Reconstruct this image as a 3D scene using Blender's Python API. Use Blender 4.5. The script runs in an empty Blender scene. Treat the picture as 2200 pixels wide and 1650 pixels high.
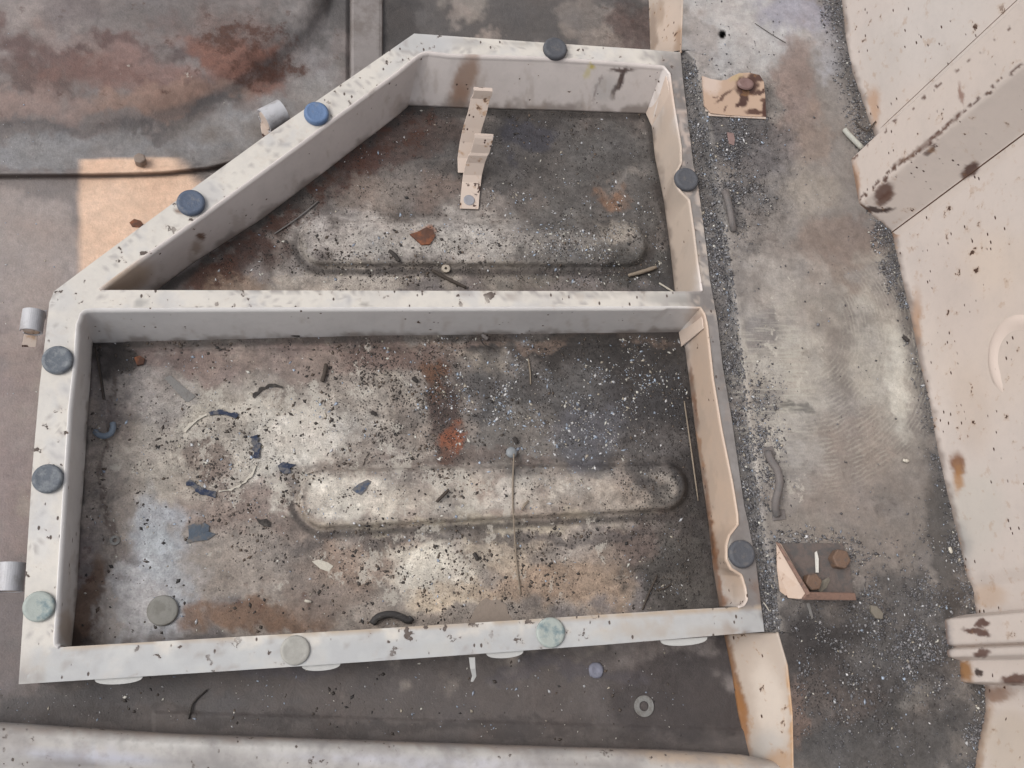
import bpy, bmesh, math, random
import numpy as np
from mathutils import Vector, Matrix
from mathutils.geometry import tessellate_polygon
random.seed(7); rng = np.random.default_rng(7)
S = bpy.context.scene
COL = S.collection

# ------------------------------------------------------------------ camera
F_PX, CX, CY = 2100.0, 1100.0, 825.0          # focal length and centre of the 2200x1650 picture
HR = 0.060                                     # height of the tray rim above the floor
HP = 0.062                                     # height of the side platform
CAMZ = 1.06
def unit(a): a = np.array(a, float); return a/np.linalg.norm(a)
_n = unit((640-CX, 1450-CY, F_PX))             # straight down, in camera axes (x right, y down, z forward)
_x = np.array((12140-CX, 680-CY, F_PX)); _x = unit(_x-_n*_x.dot(_n))
_z = -_n
_y = np.cross(_z, _x)
B = np.stack([_x, _y, _z])                     # world = B @ cam
def P(u, v, z=0.0):
    u = np.asarray(u, float); v = np.asarray(v, float); z = np.asarray(z, float)
    d = np.stack([u-CX+0*v, v-CY+0*u, F_PX+0*u+0*v], -1) @ B.T
    t = (z-CAMZ)/d[..., 2]
    return np.stack([d[..., 0]*t, d[..., 1]*t, z+0*t], -1)
def UV(w):
    w = np.asarray(w, float); c = (w-np.array([0, 0, CAMZ])) @ B
    return c[..., 0]/c[..., 2]*F_PX+CX, c[..., 1]/c[..., 2]*F_PX+CY
def V(u, v, z=0.0): return Vector(P(u, v, z).tolist())
def mm(u, v, z=0.0):                           # metres per photo pixel there
    return float(np.linalg.norm(P(u+.5, v, z)-P(u-.5, v, z)))
cam = bpy.data.cameras.new('camera'); co = bpy.data.objects.new('camera', cam); COL.objects.link(co)
cam.sensor_width = 36; cam.lens = F_PX/2200*36; cam.clip_start = .01; cam.clip_end = 50
R = Matrix([[B[i][0], -B[i][1], -B[i][2]] for i in range(3)]).to_4x4()
co.matrix_world = Matrix.Translation((0, 0, CAMZ)) @ R
S.camera = co

# ------------------------------------------------------------------ light
SUN_EL, SUN_AZ = 52, 278                        # azimuth: degrees clockwise from +Y
W = bpy.data.worlds.new('World'); S.world = W; W.use_nodes = True
wn = W.node_tree.nodes; wl = W.node_tree.links
sky = wn.new('ShaderNodeTexSky'); sky.sky_type = 'NISHITA'; sky.sun_disc = False
sky.sun_elevation = math.radians(SUN_EL); sky.sun_rotation = math.radians(SUN_AZ)
sky.air_density = 1.0; sky.dust_density = 4.0; sky.ozone_density = 1.0
bg = wn['Background']; bg.inputs[1].default_value = 0.12
hs_ = wn.new('ShaderNodeHueSaturation'); hs_.inputs['Saturation'].default_value = .28   # milky overcast
wl.new(sky.outputs[0], hs_.inputs['Color']); wl.new(hs_.outputs[0], bg.inputs[0])
sl = bpy.data.lights.new('sun', 'SUN'); sl.energy = 1.25; sl.angle = math.radians(32); sl.color = (1, .95, .89)
so = bpy.data.objects.new('sun', sl); COL.objects.link(so)
e, a = math.radians(SUN_EL), math.radians(SUN_AZ)
sd = Vector((math.cos(e)*math.sin(a), math.cos(e)*math.cos(a), math.sin(e)))
so.rotation_euler = sd.to_track_quat('Z', 'Y').to_euler()
S.view_settings.view_transform = 'Standard'; S.view_settings.look = 'None'
S.view_settings.exposure = 0.3; S.view_settings.gamma = 1
S.render.resolution_x = 1024; S.render.resolution_y = 768
try: S.cycles.max_bounces = 6
except Exception: pass

# ------------------------------------------------------------------ colour + noise helpers
def lin(c, g=.88):
    c = np.asarray(c, float)/255
    return np.where(c <= .04045, c/12.92, ((c+.055)/1.055)**2.4)*g
def L4(c, g=.88): return tuple(lin(c, g).tolist())+(1,)
def vnoise(x, y, seed=0):
    xi = np.floor(x).astype(np.int64); yi = np.floor(y).astype(np.int64)
    fx = x-xi; fy = y-yi; fx = fx*fx*(3-2*fx); fy = fy*fy*(3-2*fy)
    def h(i, j):
        n = (i*374761393+j*668265263+seed*1274126177) & 0xffffffff
        n = ((n ^ (n >> 13))*1274126177) & 0xffffffff
        return ((n ^ (n >> 16)) & 0xffff)/65535.0
    return (h(xi, yi)*(1-fx)+h(xi+1, yi)*fx)*(1-fy)+(h(xi, yi+1)*(1-fx)+h(xi+1, yi+1)*fx)*fy
def fbm(u, v, sc, seed=0, oct=5):
    s = 0; a = .5; t = 0
    for k in range(oct):
        s = s+a*vnoise(u/sc*2**k+17*k, v/sc*2**k-9*k, seed+k); t += a; a *= .55
    return s/t
def punch(c, pivot=.235, p=1.06, g=1.12):
    l = np.maximum(c.mean(-1, keepdims=True), 1e-4); c = l+(c-l)*.74; return c*(l/pivot)**(p-1)*g
def sst(x, a, b):
    t = np.clip((x-a)/(b-a), 0, 1); return t*t*(3-2*t)
def paint(u, v, base, blobs, warp=46, seed=3):
    """albedo stains: blobs (cu, cv, ru, rv, angle, rgb, alpha[, softness])"""
    wu = u+(fbm(u, v, 90, seed)-.5)*2*warp+(fbm(u, v, 22, seed+20)-.5)*24
    wv = v+(fbm(u, v, 90, seed+50)-.5)*2*warp+(fbm(u, v, 22, seed+70)-.5)*24
    if warp <= 30: wu = u+(wu-u)*.6+(fbm(u, v, 7, seed+5, 3)-.5)*9; wv = v+(wv-v)*.6+(fbm(u, v, 7, seed+6, 3)-.5)*9
    if warp > 30: wu = wu+(fbm(u, v, 9, seed+5, 2)-.5)*16; wv = wv+(fbm(u, v, 9, seed+6, 2)-.5)*16
    rag = (fbm(u, v, 46, seed+33, 6)-.5)*1.5 if warp > 30 else 0
    c = np.ones(u.shape+(3,))*lin(base)
    for bi, b in enumerate(blobs):
        cu, cv, ru, rv, ang, rgb, al = b[:7]; soft = b[7] if len(b) > 7 else (.34 if warp > 30 else .45)
        ca, sa = math.cos(math.radians(ang)), math.sin(math.radians(ang))
        x = (wu-cu)*ca+(wv-cv)*sa; y = -(wu-cu)*sa+(wv-cv)*ca
        r = np.sqrt((x/ru)**2+(y/rv)**2)
        if warp > 30: r = r+rag*min(1., 1.6*min(1, 40/min(ru, rv))+.35)
        m = (1-sst(r, 1-soft, 1+soft))*al
        c = c*(1-m[..., None])+lin(rgb)*m[..., None]
    return c

# ------------------------------------------------------------------ node helpers / materials
class NT:
    def __init__(s, name):
        s.m = bpy.data.materials.new(name); s.m.use_nodes = True
        s.t = s.m.node_tree; s.N = s.t.nodes; s.b = s.N['Principled BSDF']
        s.tc = s.N.new('ShaderNodeTexCoord').outputs['Object']
    def link(s, a, b): s.t.links.new(a, b)
    def sock(s, i, v):
        if isinstance(v, (int, float)): i.default_value = v
        elif isinstance(v, tuple): i.default_value = v
        else: s.link(v, i)
    def mapping(s, scale=(1, 1, 1), rot=(0, 0, 0), loc=(0, 0, 0)):
        n = s.N.new('ShaderNodeMapping'); s.link(s.tc, n.inputs[0])
        n.inputs['Scale'].default_value = scale; n.inputs['Rotation'].default_value = rot; n.inputs['Location'].default_value = loc
        return n.outputs[0]
    def noise(s, scale, detail=4, rough=.55, vec=None, dist=0):
        n = s.N.new('ShaderNodeTexNoise'); s.link(vec or s.tc, n.inputs['Vector'])
        n.inputs['Scale'].default_value = scale; n.inputs['Detail'].default_value = detail
        n.inputs['Roughness'].default_value = rough; n.inputs['Distortion'].default_value = dist
        return n.outputs['Fac']
    def vor(s, scale, vec=None, out='Distance', rnd=1):
        n = s.N.new('ShaderNodeTexVoronoi'); s.link(vec or s.tc, n.inputs['Vector']); n.inputs['Scale'].default_value = scale
        n.inputs['Randomness'].default_value = rnd
        return n.outputs[out]
    def rng(s, v, a, b, c=0., d=1., smooth=False):
        n = s.N.new('ShaderNodeMapRange'); s.sock(n.inputs['Value'], v)
        if smooth: n.interpolation_type = 'SMOOTHSTEP'
        for k, x in zip(('From Min', 'From Max', 'To Min', 'To Max'), (a, b, c, d)): s.sock(n.inputs[k], x)
        return n.outputs[0]
    def math(s, op, a, b=0.):
        n = s.N.new('ShaderNodeMath'); n.operation = op; s.sock(n.inputs[0], a); s.sock(n.inputs[1], b); return n.outputs[0]
    def mix(s, f, a, b, mode='MIX'):
        n = s.N.new('ShaderNodeMix'); n.data_type = 'RGBA'; n.blend_type = mode
        s.sock(n.inputs[0], f); s.sock(n.inputs[6], a); s.sock(n.inputs[7], b); return n.outputs[2]
    def attr(s, name):
        n = s.N.new('ShaderNodeAttribute'); n.attribute_name = name; return n.outputs
    def sep(s, c):
        n = s.N.new('ShaderNodeSeparateColor'); s.link(c, n.inputs[0]); return n.outputs
    def done(s, col, rough=.6, bump=None, bd=.001, metal=0., spec=.4):
        s.sock(s.b.inputs['Base Color'], col); s.sock(s.b.inputs['Roughness'], rough)
        s.b.inputs['Metallic'].default_value = metal; s.b.inputs['Specular IOR Level'].default_value = spec
        if bump is not None:
            n = s.N.new('ShaderNodeBump'); n.inputs['Distance'].default_value = bd; n.inputs['Strength'].default_value = 1
            s.link(bump, n.inputs['Height']); s.link(n.outputs[0], s.b.inputs['Normal'])
        return s.m

def mat_stained(name, swirl=None, lightc=(190, 184, 174), darkc=(52, 49, 48), rustc=(88, 54, 40), rough=.62):
    """weathered sheet metal: attribute 'stain' = colour map, 'wear' = (light flake, dark crumb, rust) densities"""
    s = NT(name); st = s.attr('stain')['Color']; w = s.sep(s.attr('wear')['Color'])
    n1 = s.noise(28, 9, .62); n2 = s.noise(120, 7, .65); n3 = s.noise(520, 4, .6)
    k = s.math('MULTIPLY', s.rng(n1, .3, .7, .74, 1.26), s.rng(n2, .3, .7, .66, 1.36))
    k = s.math('MULTIPLY', k, s.rng(n3, .3, .7, .84, 1.16))
    k = s.math('ADD', 1., s.math('MULTIPLY', s.math('SUBTRACT', k, 1.), s.rng(w[1], .05, .45, .38, 1.)))
    kc = s.N.new('ShaderNodeCombineColor'); [s.link(k, kc.inputs[i]) for i in range(3)]
    c = s.mix(1., st, kc.outputs[0], 'MULTIPLY')
    # hue drift between cool dust and warm primer
    hd = s.noise(17, 6, .6, s.mapping(loc=(3, 1, 0)))
    c = s.mix(s.rng(hd, .5, .75, 0, .30), c, s.mix(1., c, (1.10, .93, .84, 1), 'MULTIPLY'))
    c = s.mix(s.rng(hd, .5, .28, 0, .45), c, s.mix(1., c, (.95, 1.0, 1.09, 1), 'MULTIPLY'))
    # crisp-edged films of grime and of surviving paint
    f1 = s.noise(21, 11, .70, s.mapping((1, 1.4, 1), (0, 0, .3), (6, 1, 0)), .1)
    c = s.mix(s.math('MULTIPLY', s.rng(s.math('ADD', f1, s.rng(w[1], 0, 1, -.14, .06)), .50, .535), .5), c, s.mix(1., c, (.66, .64, .64, 1), 'MULTIPLY'))
    f2 = s.noise(26, 11, .74, s.mapping((1.3, 1, 1), (0, 0, -.4), (2, 8, 0)), .15)
    c = s.mix(s.math('MULTIPLY', s.rng(s.math('ADD', f2, s.rng(w[0], 0, 1, -.22, .07)), .52, .55), .62), c, L4(lightc))
    # pale scraped paint, streaky
    a = s.noise(38, 8, .7, s.mapping((1, 2.6, 1), (0, 0, .35)), .1)
    a2 = s.noise(60, 8, .72, s.mapping((2.8, 1, 1), (0, 0, -.5), (4, 2, 0)), .1)
    am = s.math('MAXIMUM', a, a2)
    thr = s.rng(w[0], 0, 1, .80, .56)
    lm = s.rng(s.math('SUBTRACT', am, thr), 0, .05, 0, .75)
    c = s.mix(lm, c, L4(lightc))
    # rust blooms
    r = s.noise(45, 8, .7, s.mapping(loc=(9, 5, 0)))
    rm = s.rng(s.math('SUBTRACT', r, s.rng(w[2], 0, 1, .80, .38)), 0, .12, 0, .85)
    c = s.mix(rm, c, s.mix(s.noise(200, 4), L4(rustc), L4((58, 38, 32))))
    # dark crumbs and pitting
    d = s.vor(330); dn = s.noise(70, 6, .65, s.mapping(loc=(1, 7, 0)))
    dm = s.math('MULTIPLY', s.rng(d, .36, .22), s.rng(s.math('ADD', dn, s.rng(w[1], 0, 1, -.25, .22)), .55, .66))
    d2 = s.vor(150, s.mapping(loc=(2, 2, 0)))
    dm2 = s.math('MULTIPLY', s.rng(d2, .22, .14), s.rng(s.math('ADD', s.noise(33, 5), s.rng(w[1], 0, 1, -.2, .16)), .58, .64))
    g = s.noise(900, 3, .7)
    dm3 = s.math('MULTIPLY', s.rng(g, .60, .68), s.rng(w[1], .1, .8, 0, .8))
    dk = s.math('MAXIMUM', s.math('MAXIMUM', dm, dm2), dm3)
    c = s.mix(s.math('MULTIPLY', dk, .85), c, L4(darkc))
    h = s.math('ADD', s.math('MULTIPLY', n2, .7), s.math('ADD', s.math('MULTIPLY', dk, .6), s.math('MULTIPLY', n3, .35)))
    if swirl:
        (sx, sy) = swirl
        wv = s.N.new('ShaderNodeTexWave'); wv.wave_type = 'RINGS'; wv.rings_direction = 'Z'
        s.link(s.mapping(loc=(-sx, -sy, 0)), wv.inputs[0]); wv.inputs['Scale'].default_value = 62
        wv.inputs['Distortion'].default_value = 7; wv.inputs['Detail'].default_value = 4; wv.inputs['Detail Scale'].default_value = .9
        wv.inputs['Detail Roughness'].default_value = .6
        wm = s.math('MULTIPLY', s.rng(wv.outputs['Fac'], .35, .95), s.math('MULTIPLY', st_fac(s), s.rng(s.noise(48, 8, .7), .42, .58)))
        c = s.mix(s.math('MULTIPLY', wm, .38), c, L4((176, 172, 162)))
        # straight wiping streaks
        sk = s.noise(30, 6, .6, s.mapping((1, 9, 1), (0, 0, .04)))
        c = s.mix(s.math('MULTIPLY', s.rng(sk, .5, .62), s.math('MULTIPLY', s.attr('streak')['Fac'], .55)), c, L4((178, 174, 164)))
    return s.done(c, s.rng(n2, .3, .7, rough-.12, rough+.15), h, .0012)
def st_fac(s): return s.attr('swirl')['Fac']

def mat_paint(name, base, chip=(82, 62, 54), chips=.5, smudge=.5, rough=.42, rust=.0, smc=(150, 147, 146), usestain=False, big=0.):
    """old enamel paint: smudges, chips, a few rust specks"""
    s = NT(name)
    if usestain: b0 = s.attr('stain')['Color']
    else: b0 = L4(base)
    n1 = s.noise(20, 7, .6); n2 = s.noise(110, 6, .6)
    c = s.mix(s.rng(n1, .45, .75, 0, .9*smudge), b0, L4(smc))
    c = s.mix(s.rng(n2, .5, .8, 0, .6*smudge), c, L4(smc))
    c = s.mix(s.math('MULTIPLY', s.rng(s.noise(34, 8, .7, s.mapping((1, 5, 1), (0, 0, .6))), .60, .70), .12*smudge), c, L4((120, 117, 116)))
    ch = s.noise(70, 7, .62, s.mapping(loc=(5, 3, 2)))
    d = s.rng(chips, 0, 1, .78, .60) if not isinstance(chips, (int, float)) else .78-.18*chips
    m1 = s.math('MULTIPLY', s.rng(ch, d, d+.015), s.rng(s.noise(11, 3, .5, s.mapping(loc=(7, 7, 1))), .44, .54))
    vv = s.vor(120, s.mapping((1, .55, 1), (.4, .3, .7)))
    m2 = s.math('MULTIPLY', s.rng(vv, .16, .11), s.rng(s.noise(25, 3), .60-.12*chips, .64-.12*chips))
    m3 = s.math('MULTIPLY', s.rng(s.noise(26, 9, .68, s.mapping(loc=(0, 8, 3))), .72-.2*big, .735-.2*big), 1. if big else 0.)
    m = s.math('MAXIMUM', s.math('MAXIMUM', m1, m2), m3)
    halo = s.math('MULTIPLY', s.rng(ch, d-.07, d), .35+rust)
    c = s.mix(s.math('MULTIPLY', halo, rust), c, L4((170, 128, 84)))
    c = s.mix(m, c, s.mix(s.noise(300, 3), L4(chip), L4(tuple(x*.72 for x in chip))))
    h = s.math('SUBTRACT', s.math('MULTIPLY', n2, .25), s.math('MULTIPLY', m, .6))
    return s.done(c, s.rng(m, 0, 1, rough, .8), h, .0009)

def mat_plain(name, rgb, rough=.6, var=.25, scale=150, metal=0., dirt=.0, dirtc=(110, 106, 102), bd=.0008):
    s = NT(name); n = s.noise(scale, 6, .65)
    a = tuple((lin(rgb)*(1-var)).tolist())+(1,); b = tuple((lin(rgb)*(1+var)).tolist())+(1,)
    c = s.mix(n, a, b)
    if dirt:
        c = s.mix(s.rng(s.noise(scale*.45, 7, .65, s.mapping(loc=(3, 3, 3))), .62-.3*dirt, .75-.3*dirt, 0, .85), c, L4(dirtc))
    return s.done(c, rough, n, bd, metal)
def mat_tint(name, rough=.7):
    s = NT(name); t = s.attr('tint')['Color']; n = s.noise(700, 3)
    return s.done(s.mix(s.rng(n, .3, .7, 0, .35), t, s.mix(1., t, (.6, .58, .56, 1), 'MULTIPLY')), rough)

# ------------------------------------------------------------------ object helpers
def link(o, parent=None):
    COL.objects.link(o)
    if parent is not None: o.parent = parent
    return o
def meshobj(name, verts, faces, m, parent=None, smooth=False):
    me = bpy.data.meshes.new(name); me.from_pydata([tuple(map(float, v)) for v in verts], [], [tuple(map(int, f)) for f in faces]); me.update()
    me.materials.append(m)
    if smooth: me.polygons.foreach_set('use_smooth', [True]*len(me.polygons))
    return link(bpy.data.objects.new(name, me), parent)
def bmobj(name, bm, m, parent=None, smooth=False, bevel=0):
    bmesh.ops.recalc_face_normals(bm, faces=bm.faces)
    me = bpy.data.meshes.new(name); bm.to_mesh(me); bm.free(); me.materials.append(m)
    if smooth: me.polygons.foreach_set('use_smooth', [True]*len(me.polygons))
    o = link(bpy.data.objects.new(name, me), parent)
    if bevel:
        b = o.modifiers.new('bevel', 'BEVEL'); b.width = bevel; b.segments = 2; b.limit_method = 'ANGLE'; b.angle_limit = math.radians(35)
    return o
def tag(o, label, cat=None, group=None, kind=None):
    if label: o['label'] = label
    if cat: o['category'] = cat
    if group: o['group'] = group
    if kind: o['kind'] = kind
    return o
def empty(name, loc, label, cat, group=None):
    o = link(bpy.data.objects.new(name, None)); o.empty_display_size = .02
    o.location = loc; o.matrix_world = Matrix.Translation(loc)
    return tag(o, label, cat, group)
def under(o, root):                            # parent keeping world-space mesh coordinates
    o.parent = root; o.matrix_parent_inverse = Matrix.Translation(-root.location)
    return o
def grid(name, W3, m, attrs=None, smooth=True):
    ny, nx = W3.shape[:2]
    i = np.arange(ny*nx).reshape(ny, nx)
    f = np.stack([i[:-1, :-1], i[1:, :-1], i[1:, 1:], i[:-1, 1:]], -1).reshape(-1, 4)
    me = bpy.data.meshes.new(name)
    me.vertices.add(ny*nx); me.vertices.foreach_set('co', W3.reshape(-1).astype(np.float32))
    me.loops.add(f.size); me.loops.foreach_set('vertex_index', f.reshape(-1).astype(np.int32))
    me.polygons.add(len(f)); me.polygons.foreach_set('loop_start', (np.arange(len(f))*4).astype(np.int32))
    me.polygons.foreach_set('loop_total', np.full(len(f), 4, np.int32))
    me.update(calc_edges=True); me.validate()
    if smooth: me.polygons.foreach_set('use_smooth', np.ones(len(f), bool))
    for k, a in (attrs or {}).items():
        if a.ndim == 3:
            at = me.color_attributes.new(k, 'FLOAT_COLOR', 'POINT')
            c = np.concatenate([a.reshape(-1, 3), np.ones((ny*nx, 1))], 1)
            at.data.foreach_set('color', c.reshape(-1).astype(np.float32))
        else:
            at = me.attributes.new(k, 'FLOAT', 'POINT'); at.data.foreach_set('value', a.reshape(-1).astype(np.float32))
    me.materials.append(m)
    return link(bpy.data.objects.new(name, me))
def pl(v, pts):                                # piecewise linear  pts = [(x, y), ...]
    p = np.array(pts, float); return np.interp(v, p[:, 0], p[:, 1])
def resample(pts, n):
    p = np.array(pts, float); d = np.r_[0, np.cumsum(np.linalg.norm(np.diff(p, axis=0), axis=1))]
    t = np.linspace(0, d[-1], n); return np.stack([np.interp(t, d, p[:, k]) for k in range(p.shape[1])], 1)
def dense(a, b, step, mid0, mid1, stepc):
    return np.unique(np.r_[np.arange(a, mid0, stepc), np.arange(mid0, mid1, step), np.arange(mid1, b+1, stepc)])

# ------------------------------------------------------------------ traced lines (photo pixels)
HUMP = [(-2000, 268), (0, 262), (200, 262), (300, 252), (400, 224), (500, 178), (580, 125), (660, 60), (700, 0), (715, -60), (720, -2000)]
LIP = [(-2000, 382), (0, 378), (200, 377), (350, 373), (450, 362), (520, 345), (600, 305), (700, 250), (800, 200)]
def capsule(u, v, a, b, ra, rb):
    ax, ay = a; bx, by = b; dx, dy = bx-ax, by-ay; L2 = dx*dx+dy*dy
    t = np.clip(((u-ax)*dx+(v-ay)*dy)/L2, 0, 1)
    return np.hypot(u-ax-t*dx, v-ay-t*dy)-(ra+(rb-ra)*t)     # signed distance in px
def in_lower(u, v): return (v > 690) & (v < 1460-.06*u) & (u < 1600) & (u > 215-.06*v)
def floor_h(u, v):
    u = np.asarray(u, float); v = np.asarray(v, float)
    h = .0004*(fbm(u, v, 160, 5)-.5)*4
    d = capsule(u, v, (702, 1072), (1425, 1046), 68, 56)
    h = h+.0100*(1-sst(d, -12, 0))+.0010*(1-sst(np.abs(d+14), 0, 6))
    d2 = capsule(u, v, (695, 521), (1345, 526), 54, 50)
    h = h+.0072*(1-sst(d2, -12, 1))+.0008*(1-sst(np.abs(d2+14), 0, 6))
    inl = (v > 690) & (u > 150) & (u < 1480) & (v < 1420)
    h = h+np.where(inl, .0028*(1-sst(v-(757-.010*u), -3, 3))*sst(u, 262, 275), 0)
    h = h+np.where(inl & (v > 740), .0022*(1-sst(u-(235-.017*(v-700)), -4, 4)), 0)
    # pressing of a larger shallow panel on the left of the lower bay
    d3 = np.hypot((u-470), (v-975)*1.02)
    h = h-.0010*(1-sst(np.abs(d3-88), 3, 12))*((v > 860) & (v < 1080) & (u < 620) & (u > 360))
    # hump of the wheel arch / seat pressing at top left
    hv = np.interp(u, [p[0] for p in HUMP], [p[1] for p in HUMP])
    left = (1-sst(u, 690, 735))
    h = h+.020*sst(hv-v, -70, 60)*left-.006*sst(hv-v, 60, 240)*left
    h = h+.0055*(1-sst(v-pl(u, LIP), -4, 3))*(u < 745)
    h = h+.004*(1-sst(np.abs(v-pl(u, LIP)+6), 1, 9))*(u < 560)
    # outer channel at the bottom: a lapped sheet
    h = h+.0022*sst(v-(1519+.030*u), -2, 3)*(u > 330)
    h = h+.0012*(1-sst(np.abs(v-(1515+.006*u)), 0, 8))*(u > 330)*0
    return h

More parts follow.
